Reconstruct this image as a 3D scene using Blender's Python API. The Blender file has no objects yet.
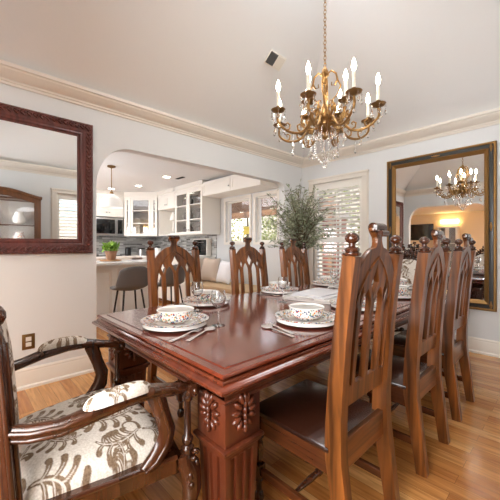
import bpy, bmesh, math, random
import numpy as np
from mathutils import Vector, Matrix
PI = math.pi
S = bpy.context.scene
C = S.collection
rnd = random.Random(7)

# ------------------------------------------------------------------ camera, world, lights, exposure
cd = bpy.data.cameras.new('camera'); cam = bpy.data.objects.new('camera', cd); C.objects.link(cam)
cd.sensor_width = 36; cd.lens = 310 / 500 * 36; cd.shift_y = -4 / 500; cd.clip_start = .03
cam.location = (0, 0, 1.2); cam.rotation_euler = (PI / 2, 0, math.radians(46.53))
S.camera = cam
S.view_settings.view_transform = 'Standard'; S.view_settings.look = 'None'
S.view_settings.gamma = 1; S.view_settings.use_curve_mapping = False
S.view_settings.exposure = 1.22
S.cycles.use_denoising = True
S.cycles.max_bounces = 10; S.cycles.diffuse_bounces = 6; S.cycles.glossy_bounces = 5
S.cycles.transmission_bounces = 8; S.cycles.transparent_max_bounces = 12
S.cycles.sample_clamp_indirect = 6; S.cycles.caustics_refractive = False; S.cycles.caustics_reflective = False
W = bpy.data.worlds.new('sky'); S.world = W; W.use_nodes = True
wn = W.node_tree; bg = wn.nodes['Background']
sky = wn.nodes.new('ShaderNodeTexSky'); sky.sky_type = 'NISHITA'; sky.sun_elevation = math.radians(48)
sky.sun_rotation = math.radians(-60); sky.sun_disc = False; sky.air_density = 1; sky.dust_density = 3
wn.links.new(sky.outputs[0], bg.inputs[0]); bg.inputs[1].default_value = .2
sd = bpy.data.lights.new('sun', 'SUN'); sd.energy = 3; sd.angle = .02; sd.color = (1, .95, .88)
so = bpy.data.objects.new('sun', sd); C.objects.link(so); so.rotation_euler = (math.radians(38), math.radians(-18), 0)

def area(name, loc, size, power, color=(1, 1, 1), direction=(0, 0, -1), spread=180):
    l = bpy.data.lights.new(name, 'AREA'); l.shape = 'RECTANGLE'; l.size, l.size_y = size
    l.energy = power; l.color = color; l.spread = math.radians(spread)
    o = bpy.data.objects.new(name, l); C.objects.link(o); o.location = loc
    o.rotation_euler = Vector(direction).to_track_quat('-Z', 'Y').to_euler()
    return o
area('vault_fill_light', (-1.3, 2.0, 3.93), (1.6, 2.4), 84, (.92, .965, 1))  # soft overhead fill added above the frame; the ceiling has no skylight
area('east_window_daylight', (1.45, 1.8, 2.75), (1.3, 1.3), 75, (.95, .98, 1), (-1, 0, -1))
area('south_fill_light', (-.4, -.75, 1.4), (1.15, 1.7), 46, (.96, .985, 1), (0, 1, 0))  # added fill from behind the camera, shining in through an invented window
area('south_room_fill', (-.5, -1.9, 2.40), (1.2, 1.6), 34, (1, .93, .84))  # added fill for the south room, kept out of the mirror's view
area('kitchen_light', (-5.9, 1.6, 2.42), (1.6, 1.6), 13, (.97, .97, 1))
area('kitchen_fill_light', (-5.5, -.8, 1.3), (2.1, 1.2), 46, (.95, .97, 1), (0, 1, .25))  # added fill that evens out the kitchen, from an invented south opening

# ------------------------------------------------------------------ materials
def srgb(r, g, b):
    f = lambda c: (c / 255 / 12.92) if c <= 10 else ((c / 255 + .055) / 1.055) ** 2.4
    return (f(r), f(g), f(b), 1)
def mat(name, col=(200, 200, 200), rough=.5, metal=0, spec=.5, **kw):
    m = bpy.data.materials.new(name); m.use_nodes = True
    b = m.node_tree.nodes['Principled BSDF']
    b.inputs['Base Color'].default_value = srgb(*col); b.inputs['Roughness'].default_value = rough
    b.inputs['Metallic'].default_value = metal; b.inputs['Specular IOR Level'].default_value = spec
    for k, v in kw.items(): b.inputs[k.replace('_', ' ')].default_value = v
    return m
def nodes(m): return m.node_tree.nodes, m.node_tree.links, m.node_tree.nodes['Principled BSDF']
def ramp(n, stops):
    r = n.new('ShaderNodeValToRGB'); e = r.color_ramp.elements
    while len(e) < len(stops): e.new(.5)
    for i, (p, c) in enumerate(stops): e[i].position = p; e[i].color = srgb(*c)
    return r
def bump(m, scale, strength, dist=.002, src=None, stretch=None):
    n, l, b = nodes(m)
    bp = n.new('ShaderNodeBump'); bp.inputs['Strength'].default_value = strength; bp.inputs['Distance'].default_value = dist
    if src is None:
        tc = n.new('ShaderNodeTexCoord'); t = n.new('ShaderNodeTexNoise'); t.inputs['Scale'].default_value = scale
        l.new(tc.outputs['Object'], t.inputs[0]); src = t.outputs[0]
    l.new(src, bp.inputs['Height']); l.new(bp.outputs[0], b.inputs['Normal'])
    return m
def wood(name, dark, light, axis='Z', rough=.3, scale=9, coat=.3, lo=.3, hi=.75):
    m = mat(name, light, rough, Coat_Weight=coat, Coat_Roughness=.12); n, l, b = nodes(m)
    tc = n.new('ShaderNodeTexCoord'); mp = n.new('ShaderNodeMapping')
    sc = [1, 1, 1]; sc['XYZ'.index(axis)] = .07
    mp.inputs['Scale'].default_value = sc
    l.new(tc.outputs['Object'], mp.inputs[0])
    t = n.new('ShaderNodeTexNoise'); t.inputs['Scale'].default_value = scale * 4; t.inputs['Detail'].default_value = 6; t.inputs['Distortion'].default_value = .6
    l.new(mp.outputs[0], t.inputs[0])
    t2 = n.new('ShaderNodeTexNoise'); t2.inputs['Scale'].default_value = scale * .7; l.new(mp.outputs[0], t2.inputs[0])
    mx = n.new('ShaderNodeMath'); mx.operation = 'MULTIPLY_ADD'; mx.inputs[1].default_value = .6
    l.new(t.outputs[0], mx.inputs[0])
    m2 = n.new('ShaderNodeMath'); m2.operation = 'MULTIPLY'; m2.inputs[1].default_value = .4; l.new(t2.outputs[0], m2.inputs[0])
    l.new(m2.outputs[0], mx.inputs[2])
    r = ramp(n, [(lo, dark), (hi, light)]); l.new(mx.outputs[0], r.inputs[0]); l.new(r.outputs[0], b.inputs['Base Color'])
    bp = n.new('ShaderNodeBump'); bp.inputs['Strength'].default_value = .15; bp.inputs['Distance'].default_value = .001
    l.new(t.outputs[0], bp.inputs['Height']); l.new(bp.outputs[0], b.inputs['Normal'])
    return m

M = {}
M['wall'] = bump(mat('wall_paint', (220, 222, 223), .7, spec=.2), 60, .15)
M['ceil'] = bump(mat('ceiling_paint', (232, 233, 234), .8, spec=.1), 25, .25)
M['trim'] = mat('trim_paint', (232, 228, 220), .4)
M['crown'] = mat('crown_paint', (225, 218, 208), .45)
M['cab'] = mat('cabinet_white', (236, 233, 227), .35)
M['beige'] = mat('warm_beige_paint', (226, 206, 176), .7)
M['chairZ'] = wood('chair_wood_z', (62, 32, 12), (150, 88, 38), 'Z', .28, 8, lo=.38, hi=.64)
M['chairX'] = wood('chair_wood_x', (62, 32, 12), (150, 88, 38), 'X', .28, 8, lo=.38, hi=.64)
M['chairY'] = wood('chair_wood_y', (56, 28, 14), (120, 66, 34), 'Y', .26, 8)
M['seatW'] = wood('seat_dark_wood', (36, 19, 13), (70, 36, 23), 'Y', .25, 8)
M['finial'] = wood('finial_wood', (40, 20, 11), (92, 48, 27), 'Z', .2, 8, coat=.6)
M['tabTop'] = wood('table_top_mahogany', (80, 28, 15), (126, 54, 31), 'Y', .16, 4, coat=.7)
M['tabZ'] = wood('table_mahogany_z', (52, 22, 12), (112, 54, 32), 'Z', .3, 7, coat=.3)
M['tabEdge'] = wood('table_edge', (66, 25, 13), (122, 54, 30), 'Y', .18, 6, coat=.6)
M['armW'] = wood('armchair_wood', (34, 17, 9), (86, 46, 25), 'Z', .24, 9, coat=.5)
M['frameR'] = wood('red_carved_frame', (52, 20, 17), (122, 62, 54), 'Z', .35, 14, coat=.2)
M['gold'] = bump(mat('aged_gold', (142, 106, 60), .45, .75), 60, .6)
M['frameB'] = mat('black_frame_band', (34, 32, 28), .35)
M['brass'] = bump(mat('brass', (156, 121, 76), .33, .9), 40, .35)
M['brassD'] = mat('aged_brass', (132, 100, 60), .4, .8)
M['mirror'] = mat('mirror_glass', (238, 240, 240), .0, 1.0)
M['black'] = mat('black_metal', (22, 20, 20), .4)
M['glassB'] = mat('black_glass', (14, 14, 16), .08)
M['steel'] = mat('stainless_steel', (176, 176, 176), .28, .9)
M['silver'] = mat('silverware', (232, 230, 228), .3, .8)
M['grey'] = bump(mat('grey_upholstery', (100, 95, 92), .8), 200, .4)
M['counter'] = bump(mat('white_quartz', (238, 236, 232), .2), 10, .02)
M['darkcounter'] = mat('cooktop_black', (38, 38, 40), .15)
M['pillow'] = bump(mat('beige_pillow', (196, 180, 166), .9), 200, .3)
M['bench'] = bump(mat('bench_cushion_tan', (196, 168, 132), .9), 200, .3)
M['terra'] = mat('clay_pot', (150, 110, 82), .7)
M['porc'] = mat('porcelain', (240, 238, 234), .12, Coat_Weight=.5)
M['linen'] = bump(mat('white_linen', (232, 232, 236), .75), 150, .3)
M['interior'] = mat('cabinet_interior', (132, 124, 116), .6)
M['yellow'] = mat('yellow_sign', (236, 214, 60), .6)
M['wax'] = mat('candle_sleeve', (246, 238, 222), .4)
M['brick'] = mat('brick', (150, 90, 74), .8)
M['stucco'] = mat('outdoor_stucco', (214, 202, 188), .9)
M['ground'] = bump(mat('outdoor_ground', (150, 140, 120), .9), 5, .5)
M['timber'] = wood('pergola_timber', (120, 84, 58), (168, 130, 96), 'X', .7, 5, coat=0)
M['bark'] = mat('bark', (92, 74, 56), .85)
M['soil'] = mat('soil', (50, 38, 28), .95)
def leafmat(name, c1, c2):
    m = mat(name, c1, .55); n, l, b = nodes(m)
    tc = n.new('ShaderNodeTexCoord'); t = n.new('ShaderNodeTexNoise'); t.inputs['Scale'].default_value = 22
    l.new(tc.outputs['Object'], t.inputs[0]); r = ramp(n, [(.35, c1), (.65, c2)]); l.new(t.outputs[0], r.inputs[0])
    l.new(r.outputs[0], b.inputs['Base Color']); b.inputs['Transmission Weight'].default_value = 0
    return m
M['olive'] = leafmat('olive_leaf', (78, 92, 58), (176, 182, 154))
M['herb'] = leafmat('herb_leaf', (70, 116, 24), (150, 184, 60))
M['garden'] = leafmat('garden_leaf', (84, 104, 44), (186, 190, 112))
def emit(name, col, strength):
    m = mat(name, col, .5); b = m.node_tree.nodes['Principled BSDF']
    b.inputs['Emission Color'].default_value = srgb(*col); b.inputs['Emission Strength'].default_value = strength
    return m
M['bulb'] = emit('bulb_glow', (255, 240, 214), 26)
M['can'] = emit('downlight_glow', (255, 246, 230), 14)
M['shadeglow'] = emit('pendant_shade_glow', (236, 233, 228), .16)
M['lampglow'] = emit('warm_lamp_glow', (255, 214, 140), 7)
def glass(name, col=(255, 255, 255), rough=0, ior=1.45):
    m = bpy.data.materials.new(name); m.use_nodes = True; n = m.node_tree.nodes; l = m.node_tree.links
    b = n['Principled BSDF']; b.inputs['Base Color'].default_value = srgb(*col); b.inputs['Roughness'].default_value = rough
    b.inputs['Transmission Weight'].default_value = 1; b.inputs['IOR'].default_value = ior
    return m
M['crystal'] = glass('crystal', (255, 255, 255), 0, 1.55)
M['wine'] = glass('wine_glass_clear', (246, 248, 250), 0, 1.5)
def pane(name):
    m = bpy.data.materials.new(name); m.use_nodes = True; n = m.node_tree.nodes; l = m.node_tree.links
    for x in list(n): n.remove(x)
    o = n.new('ShaderNodeOutputMaterial'); mx = n.new('ShaderNodeMixShader'); t = n.new('ShaderNodeBsdfTransparent'); g = n.new('ShaderNodeBsdfGlossy')
    g.inputs['Roughness'].default_value = .02; mx.inputs[0].default_value = .07
    l.new(t.outputs[0], mx.inputs[1]); l.new(g.outputs[0], mx.inputs[2]); l.new(mx.outputs[0], o.inputs[0])
    return m
M['pane'] = pane('window_pane')

def floor_mat():
    m = mat('oak_floor', (200, 150, 95), .26, Coat_Weight=.35, Coat_Roughness=.1); n, l, b = nodes(m)
    tc = n.new('ShaderNodeTexCoord'); br = n.new('ShaderNodeTexBrick')
    br.offset = .37; br.inputs['Color1'].default_value = (.0, .0, .0, 1); br.inputs['Color2'].default_value = (1, 1, 1, 1)
    br.inputs['Mortar'].default_value = (.5, .5, .5, 1)
    br.inputs['Scale'].default_value = 1; br.inputs['Brick Width'].default_value = 1.15; br.inputs['Row Height'].default_value = .083
    br.inputs['Mortar Size'].default_value = .0009; br.inputs['Bias'].default_value = 0
    l.new(tc.outputs['Object'], br.inputs[0])
    mp = n.new('ShaderNodeMapping'); mp.inputs['Scale'].default_value = (.12, 1.6, 1)
    l.new(tc.outputs['Object'], mp.inputs[0])
    ad = n.new('ShaderNodeVectorMath'); ad.operation = 'ADD'; l.new(mp.outputs[0], ad.inputs[0]); l.new(br.outputs[0], ad.inputs[1])
    t = n.new('ShaderNodeTexNoise'); t.inputs['Scale'].default_value = 22; t.inputs['Detail'].default_value = 7; t.inputs['Distortion'].default_value = 1.2
    l.new(ad.outputs[0], t.inputs[0])
    r = ramp(n, [(.0, (188, 122, 62)), (.5, (210, 147, 82)), (1, (224, 170, 106))])
    l.new(br.outputs[0], r.inputs[0])
    r2 = ramp(n, [(.3, (150, 118, 90)), (.62, (255, 255, 255))]); l.new(t.outputs[0], r2.inputs[0])
    mx = n.new('ShaderNodeMix'); mx.data_type = 'RGBA'; mx.blend_type = 'MULTIPLY'; mx.inputs[0].default_value = .55
    l.new(r.outputs[0], mx.inputs[6]); l.new(r2.outputs[0], mx.inputs[7])
    mm = n.new('ShaderNodeMix'); mm.data_type = 'RGBA'; mm.inputs[7].default_value = srgb(110, 72, 40)
    l.new(br.outputs['Fac'], mm.inputs[0]); l.new(mx.outputs[2], mm.inputs[6]); l.new(mm.outputs[2], b.inputs['Base Color'])
    return m
M['floor'] = floor_mat()
def tile_mat():
    m = mat('mosaic_backsplash', (150, 150, 150), .25); n, l, b = nodes(m)
    tc = n.new('ShaderNodeTexCoord'); sp = n.new('ShaderNodeSeparateXYZ'); l.new(tc.outputs['Object'], sp.inputs[0])
    a = n.new('ShaderNodeMath'); a.operation = 'ADD'; l.new(sp.outputs[0], a.inputs[0]); l.new(sp.outputs[1], a.inputs[1])
    cb = n.new('ShaderNodeCombineXYZ'); l.new(a.outputs[0], cb.inputs[0]); l.new(sp.outputs[2], cb.inputs[1])
    br = n.new('ShaderNodeTexBrick'); br.inputs['Scale'].default_value = 1; br.inputs['Brick Width'].default_value = .16; br.inputs['Row Height'].default_value = .035
    br.inputs['Mortar Size'].default_value = .002; br.inputs['Color1'].default_value = srgb(104, 102, 100); br.inputs['Color2'].default_value = srgb(205, 204, 202)
    br.inputs['Mortar'].default_value = srgb(200, 200, 198)
    l.new(cb.outputs[0], br.inputs[0]); l.new(br.outputs[0], b.inputs['Base Color'])
    return m
M['tile'] = tile_mat()
def majolica():     # painted rim: a band of coloured spots on white glaze
    m = mat('painted_porcelain', (240, 238, 234), .12, Coat_Weight=.5); n, l, b = nodes(m)
    tc = n.new('ShaderNodeTexCoord'); v = n.new('ShaderNodeTexVoronoi'); v.inputs['Scale'].default_value = 100
    l.new(tc.outputs['Object'], v.inputs[0])
    sp = n.new('ShaderNodeSeparateColor'); l.new(v.outputs['Color'], sp.inputs[0])
    r = ramp(n, [(0, (40, 70, 120)), (.2, (222, 130, 60)), (.36, (70, 140, 120)), (.5, (190, 60, 50)), (.6, (240, 238, 234)), (.8, (70, 90, 140)), (.92, (226, 190, 90))])
    r.color_ramp.interpolation = 'CONSTANT'; l.new(sp.outputs[0], r.inputs[0])
    lt = n.new('ShaderNodeMath'); lt.operation = 'LESS_THAN'; lt.inputs[1].default_value = .5; l.new(v.outputs['Distance'], lt.inputs[0])
    mx = n.new('ShaderNodeMix'); mx.data_type = 'RGBA'; mx.inputs[6].default_value = srgb(240, 238, 234)
    l.new(lt.outputs[0], mx.inputs[0]); l.new(r.outputs[0], mx.inputs[7]); l.new(mx.outputs[2], b.inputs['Base Color'])
    return m
M['paint'] = majolica()
def fabric_mat():
    m = mat('floral_fabric', (220, 212, 200), .85, spec=.2); n, l, b = nodes(m)
    at = n.new('ShaderNodeVertexColor'); at.layer_name = 'pattern'
    sp = n.new('ShaderNodeSeparateColor'); l.new(at.outputs[0], sp.inputs[0])
    tc = n.new('ShaderNodeTexCoord'); t = n.new('ShaderNodeTexNoise'); t.inputs['Scale'].default_value = 160; l.new(tc.outputs['Object'], t.inputs[0])
    r1 = ramp(n, [(.3, (206, 197, 186)), (.7, (234, 228, 219))]); r2 = ramp(n, [(.3, (104, 84, 66)), (.7, (140, 118, 96))])
    l.new(t.outputs[0], r1.inputs[0]); l.new(t.outputs[0], r2.inputs[0])
    mx = n.new('ShaderNodeMix'); mx.data_type = 'RGBA'; l.new(sp.outputs[0], mx.inputs[0]); l.new(r1.outputs[0], mx.inputs[6]); l.new(r2.outputs[0], mx.inputs[7])
    l.new(mx.outputs[2], b.inputs['Base Color'])
    bp = n.new('ShaderNodeBump'); bp.inputs['Strength'].default_value = .3; bp.inputs['Distance'].default_value = .001
    l.new(t.outputs[0], bp.inputs['Height']); l.new(bp.outputs[0], b.inputs['Normal'])
    return m
M['floral'] = fabric_mat()

# ------------------------------------------------------------------ builders
def link(name, me, m=None, parent=None, smooth=35):
    o = bpy.data.objects.new(name, me); C.objects.link(o)
    if m is not None and not me.materials: me.materials.append(M[m] if isinstance(m, str) else m)
    if smooth:
        for p in me.polygons: p.use_smooth = True
        me.set_sharp_from_angle(angle=math.radians(smooth))
    if parent: o.parent = parent
    return o
class B:
    def __init__(s): s.bm = bmesh.new()
    def _x(s, vs, mx):
        if mx is not None: bmesh.ops.transform(s.bm, matrix=mx, verts=vs)
    def box(s, x0, y0, z0, x1, y1, z1, bev=0, mx=None):
        r = bmesh.ops.create_cube(s.bm, size=1); v = r['verts']
        bmesh.ops.scale(s.bm, vec=(abs(x1 - x0), abs(y1 - y0), abs(z1 - z0)), verts=v)
        bmesh.ops.translate(s.bm, vec=((x0 + x1) / 2, (y0 + y1) / 2, (z0 + z1) / 2), verts=v)
        if bev:
            es = list({e for a in v for e in a.link_edges})
            r = bmesh.ops.bevel(s.bm, geom=es, offset=bev, segments=2, affect='EDGES', profile=.5)
            v = list({a for f in r['faces'] for a in f.verts} | {a for a in v if a.is_valid})
        s._x(v, mx); return s
    def grid(s, rings, closed=False, caps=True):   # list of rings of points
        vs = [[s.bm.verts.new(p) for p in r] for r in rings]; n = len(rings[0])
        for i in range(len(vs) - (0 if closed else 1)):
            a, b = vs[i], vs[(i + 1) % len(vs)]
            for j in range(n): s.bm.faces.new((a[j], a[(j + 1) % n], b[(j + 1) % n], b[j]))
        if caps and not closed:
            s.bm.faces.new(list(reversed(vs[0]))); s.bm.faces.new(vs[-1])
        return s
    def sheet(s, rows):
        vs = [[s.bm.verts.new(p) for p in r] for r in rows]
        for i in range(len(vs) - 1):
            for j in range(len(vs[0]) - 1): s.bm.faces.new((vs[i][j], vs[i][j + 1], vs[i + 1][j + 1], vs[i + 1][j]))
        return s
    def lathe(s, prof, c=(0, 0, 0), seg=20, axis=None, sx=1, sy=1, closed=False):
        rings = []
        mx = Matrix.Identity(3) if axis is None else Vector(axis).to_track_quat('Z', 'Y').to_matrix()
        c = Vector(c)
        for r, z in prof:
            r = max(r, .0003)
            rings.append([c + mx @ Vector((r * sx * math.cos(2 * PI * k / seg), r * sy * math.sin(2 * PI * k / seg), z)) for k in range(seg)])
        return s.grid(rings, closed=closed)
    def tube(s, pts, rad, seg=8, flat=1, up=(0, 0, 1), square=False, closed=False):
        pts = [Vector(p) for p in pts]; n = len(pts); rings = []
        up0 = Vector(up); prev = None
        for i, p in enumerate(pts):
            if closed: t = pts[(i + 1) % n] - pts[i - 1]
            else: t = pts[min(i + 1, n - 1)] - pts[max(i - 1, 0)]
            t.normalize()
            ref = up0 if prev is None else prev
            a = ref - t * ref.dot(t)
            if a.length < 1e-4: a = Vector((1, 0, 0)) - t * t.x
            a.normalize(); prev = a if abs(t.dot(up0)) > .98 or prev is not None else a
            b = t.cross(a)
            r = rad[i] if isinstance(rad, list) else rad
            if isinstance(r, (list, tuple)): ra, rb = r
            else: ra, rb = r * flat, r
            ring = []
            for k in range(seg):
                th = 2 * PI * (k + (.5 if square else 0)) / seg; ca, sa = math.cos(th), math.sin(th)
                if square: q = 1 / max(abs(ca), abs(sa)); ca *= q; sa *= q
                ring.append(p + a * ca * ra + b * sa * rb)
            rings.append(ring)
        return s.grid(rings, closed=closed)
    def ball(s, c, r, seg=12, sc=(1, 1, 1), mx=None):
        x = bmesh.ops.create_uvsphere(s.bm, u_segments=seg, v_segments=max(6, seg * 2 // 3), radius=r)['verts']
        bmesh.ops.scale(s.bm, vec=sc, verts=x)
        if mx is not None: bmesh.ops.transform(s.bm, matrix=mx, verts=x)
        bmesh.ops.translate(s.bm, vec=c, verts=x); return s
    def obj(s, name, m, parent=None, smooth=35, mx=None):
        if mx is not None: bmesh.ops.transform(s.bm, matrix=mx, verts=s.bm.verts)
        bmesh.ops.recalc_face_normals(s.bm, faces=s.bm.faces)
        me = bpy.data.meshes.new(name); s.bm.to_mesh(me); s.bm.free()
        return link(name, me, m, parent, smooth)
def thing(name, label, cat, loc=(0, 0, 0), rz=0, group=None):
    o = bpy.data.objects.new(name, None); o.empty_display_size = .1; C.objects.link(o); o.location = loc; o.rotation_euler.z = rz
    if name in ('fork', 'spoon'): o.scale = (1.15, 1.4, 1.2)
    return tag(o, label, cat, group)
def tag(o, label, cat, group=None):
    o['label'] = label; o['category'] = cat
    if group: o['group'] = group
    return o
def struct(o): o['kind'] = 'structure'; return o
def dup(root, loc=None, rz=None, label=None, name=None):
    r = root.copy(); C.objects.link(r)
    if loc is not None: r.location = loc
    if rz is not None: r.rotation_euler.z = rz
    if label: r['label'] = label
    for ch in list(root.children):
        c = ch.copy(); C.objects.link(c); c.parent = r
        for g in list(ch.children):
            d = g.copy(); C.objects.link(d); d.parent = c
    return r
def slab(name, loops, depth, mx, m, parent=None, bev=0, res=0, smooth=35):
    """flat board with holes: first loop outside, others holes; thickness runs from 0 to depth along local z"""
    cu = bpy.data.curves.new(name, 'CURVE'); cu.dimensions = '2D'; cu.fill_mode = 'BOTH'
    cu.extrude = max(depth / 2 - bev, 1e-5); cu.bevel_depth = bev; cu.bevel_resolution = 1
    for lp in loops:
        sp = cu.splines.new('POLY'); sp.points.add(len(lp) - 1)
        for i, p in enumerate(lp): sp.points[i].co = (p[0], p[1], 0, 1)
        sp.use_cyclic_u = True
    o = bpy.data.objects.new('t', cu); C.objects.link(o)
    me = bpy.data.meshes.new_from_object(o, depsgraph=bpy.context.evaluated_depsgraph_get())
    bpy.data.objects.remove(o); bpy.data.curves.remove(cu)
    me.name = name; me.transform(Matrix.Translation((0, 0, depth / 2))); me.transform(mx)
    if mx.determinant() < 0: me.flip_normals()
    me.materials.clear()
    return link(name, me, m, parent, smooth)
MX = lambda x: Matrix(((0, 0, 1, x), (1, 0, 0, 0), (0, 1, 0, 0), (0, 0, 0, 1)))       # (u,v,w) -> (x+w, u, v)
MY = lambda y: Matrix(((1, 0, 0, 0), (0, 0, -1, y), (0, 1, 0, 0), (0, 0, 0, 1)))      # (u,v,w) -> (u, y-w, v)
def rect(a, b, c, d): return [(a, b), (c, b), (c, d), (a, d)]
def sweep(b, path, prof, inward):
    """prof [(out, z)] carried along straight wall segments given as (p0, p1, normal)"""
    return b

# ------------------------------------------------------------------ room shell
XL, XR, YS, YN = -3.2, .38, -.27, 4.25
KX, KN, KH = -7.6, 3.82, 2.45          # kitchen
b = B(); b.box(KX - .2, -6, -.12, 2, 4.5, 0); struct(b.obj('floor', 'floor', smooth=0))
def arch(u0, u1, top, r0, r1, n=14):   # opening outline from the floor, rounded upper corners (elliptic)
    pts = [(u0, -.01)]
    for k in range(n + 1):
        a = PI - PI / 2 * k / n; pts.append((u0 + r0[0] + r0[0] * math.cos(a), top - r0[1] + r0[1] * math.sin(a)))
    for k in range(n + 1):
        a = PI / 2 - PI / 2 * k / n; pts.append((u1 - r1[0] + r1[0] * math.cos(a), top - r1[1] + r1[1] * math.sin(a)))
    pts.append((u1, -.01)); return pts
ap = arch(.985, 3.80, 2.205, (.34, .42), (.16, .12))
lp = [(-6, 0)] + [(YS - .12, 0), (ap[0][0], 0)] + ap[1:-1] + [(ap[-1][0], 0), (YN + .12, 0), (YN + .12, 2.66), (-6, 2.66)]
lp = [(YS - .12, 0), (ap[0][0], 0)] + ap[1:-1] + [(ap[-1][0], 0), (YN + .12, 0), (YN + .12, 2.66), (YS - .12, 2.66)]
struct(slab('wall_left', [lp], .12, MX(XL - .12), 'wall', smooth=25))
WB = (-2.96, -2.13, .42, 2.2)          # back window opening x0,x1,z0,z1
struct(slab('wall_back', [rect(XL - .0, 0, XR + .12, 2.66), rect(WB[0], WB[2], WB[1], WB[3])], .14, MY(YN + .14), 'wall'))
WE = (1.38, 2.22, .42, 2.2)
struct(slab('wall_right', [rect(YS - .12, 0, YN + .14, 2.66), rect(WE[0], WE[2], WE[1], WE[3])], .14, MX(XR), 'wall'))
sp_ = arch(-3.08, -1.35, 2.205, (.3, .4), (.3, .4))
lp = [(XL - 0, 0), (sp_[0][0], 0)] + sp_[1:-1] + [(sp_[-1][0], 0), (XR + .0, 0), (XR + .0, 2.66), (XL - 0, 2.66)]
struct(slab('wall_front', [lp, rect(-.98, .5, .2, 2.2)], .12, MY(YS), 'wall'))  # the rectangular hole is invented, to let the south fill in
# hipped vault
zt, ze, sl = 3.98, 2.655, .8; ins = (zt - ze) / sl
b = B()
o4 = [(XL - .01, YS - .01, ze), (XR + .01, YS - .01, ze), (XR + .01, YN + .01, ze), (XL - .01, YN + .01, ze)]
i4 = [(XL + ins, YS + ins, zt), (XR - ins, YS + ins, zt), (XR - ins, YN - ins, zt), (XL + ins, YN - ins, zt)]
for dz in (0,):
    vo = [b.bm.verts.new(p) for p in o4]; vi = [b.bm.verts.new(p) for p in i4]
    vo2 = [b.bm.verts.new((p[0], p[1], p[2] + .15)) for p in o4]; vi2 = [b.bm.verts.new((p[0], p[1], p[2] + .1)) for p in i4]
    for k in range(4):
        j = (k + 1) % 4; b.bm.faces.new((vo[k], vo[j], vi[j], vi[k])); b.bm.faces.new((vo2[k], vo2[j], vi2[j], vi2[k])); b.bm.faces.new((vo[k], vo[j], vo2[j], vo2[k]))
    b.bm.faces.new(vi); b.bm.faces.new(vi2)
struct(b.obj('ceiling', 'ceil', smooth=0))
CP = [(0, 2.515), (.012, 2.515), (.014, 2.535), (.022, 2.54), (.026, 2.555), (.045, 2.568), (.065, 2.59), (.085, 2.612), (.09, 2.625), (.102, 2.63), (.104, 2.658), (0, 2.658)]
BP = [(0, 0), (.028, 0), (.028, .02), (.018, .032), (.016, .13), (.012, .145), (.013, .155), (.006, .17), (0, .17)]
def run(name, prof, x0, y0, x1, y1, nx, ny, m, miter=0):
    """moulding along a wall from (x0,y0) to (x1,y1); n = into the room; miter extends per unit of projection"""
    d = Vector((x1 - x0, y1 - y0)); d.normalize(); r = []
    for (x, y, s) in ((x0, y0, 1), (x1, y1, -1)):
        r.append([(x + nx * o + d.x * s * o * miter, y + ny * o + d.y * s * o * miter, z) for o, z in prof])
    b = B(); b.grid(r); return struct(b.obj(name, m, smooth=20))
run('trim_1', CP, XL, YS, XL, YN, 1, 0, 'crown', 1)
run('trim_2', CP, XL, YN, XR, YN, 0, -1, 'crown', 1)
run('trim_3', CP, XR, YS, XR, YN, -1, 0, 'crown', 1)
run('trim_4', CP, XL, YS, XR, YS, 0, 1, 'crown', 1)
run('baseboard_left', BP, XL, YS, XL, .985, 1, 0, 'trim')
run('baseboard_left', BP, XL, 3.80, XL, YN, 1, 0, 'trim')
run('baseboard_back', BP, XL, YN, XR, YN, 0, -1, 'trim')
run('baseboard_right', BP, XR, YS, XR, YN, -1, 0, 'trim')
run('baseboard_front', BP, -1.35, YS, XR, YS, 0, 1, 'trim')

# kitchen shell
b = B(); b.box(KX - .12, -.4, 0, KX, KN + .12, KH); struct(b.obj('wall_kitchen_west', 'wall'))
KW = [(-4.71, -4.03), (-3.88, -3.37)]
struct(slab('wall_kitchen_north', [rect(KX, 0, XL - .12, KH)] + [rect(a, 1.27, c, 2.06) for a, c in KW], .14, MY(KN + .14), 'wall'))
struct(slab('wall_kitchen_south', [rect(KX, 0, XL - .12, KH), rect(-6.6, 1.0, -4.4, 2.15)], .12, MY(-.4), 'wall'))  # unseen hole added only to admit the kitchen fill
b = B(); b.box(KX - .12, -.52, KH, XL - .121, KN + .12, KH + .1); struct(b.obj('ceiling_kitchen', 'ceil'))
b = B(); b.box(KX + .001, -.3, .93, KX + .012, KN - .013, 1.43); struct(b.obj('wall_backsplash_west', 'tile'))
b = B(); b.box(KX, KN - .012, .93, -5.0, KN - .001, 1.43); struct(b.obj('wall_backsplash_north', 'tile'))
# south room shell
SR = (-5.4, -5.05)
b = B(); b.box(SR[0], SR[1] - .12, 0, XR + .12, SR[1], 2.45); struct(b.obj('wall_south_room_far', 'beige'))
b = B(); b.box(SR[0] - .12, SR[1] - .12, 0, SR[0], -.53, 2.45); struct(b.obj('wall_south_room_west', 'beige'))
b = B(); b.box(XR + .0, SR[1], 0, XR + .12, YS - .13, 2.45); struct(b.obj('wall_south_room_east', 'beige'))
b = B(); b.box(SR[0] - .12, SR[1] - .12, 2.45, XR + .12, YS - .121, 2.55); struct(b.obj('ceiling_south_room', 'ceil'))

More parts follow.
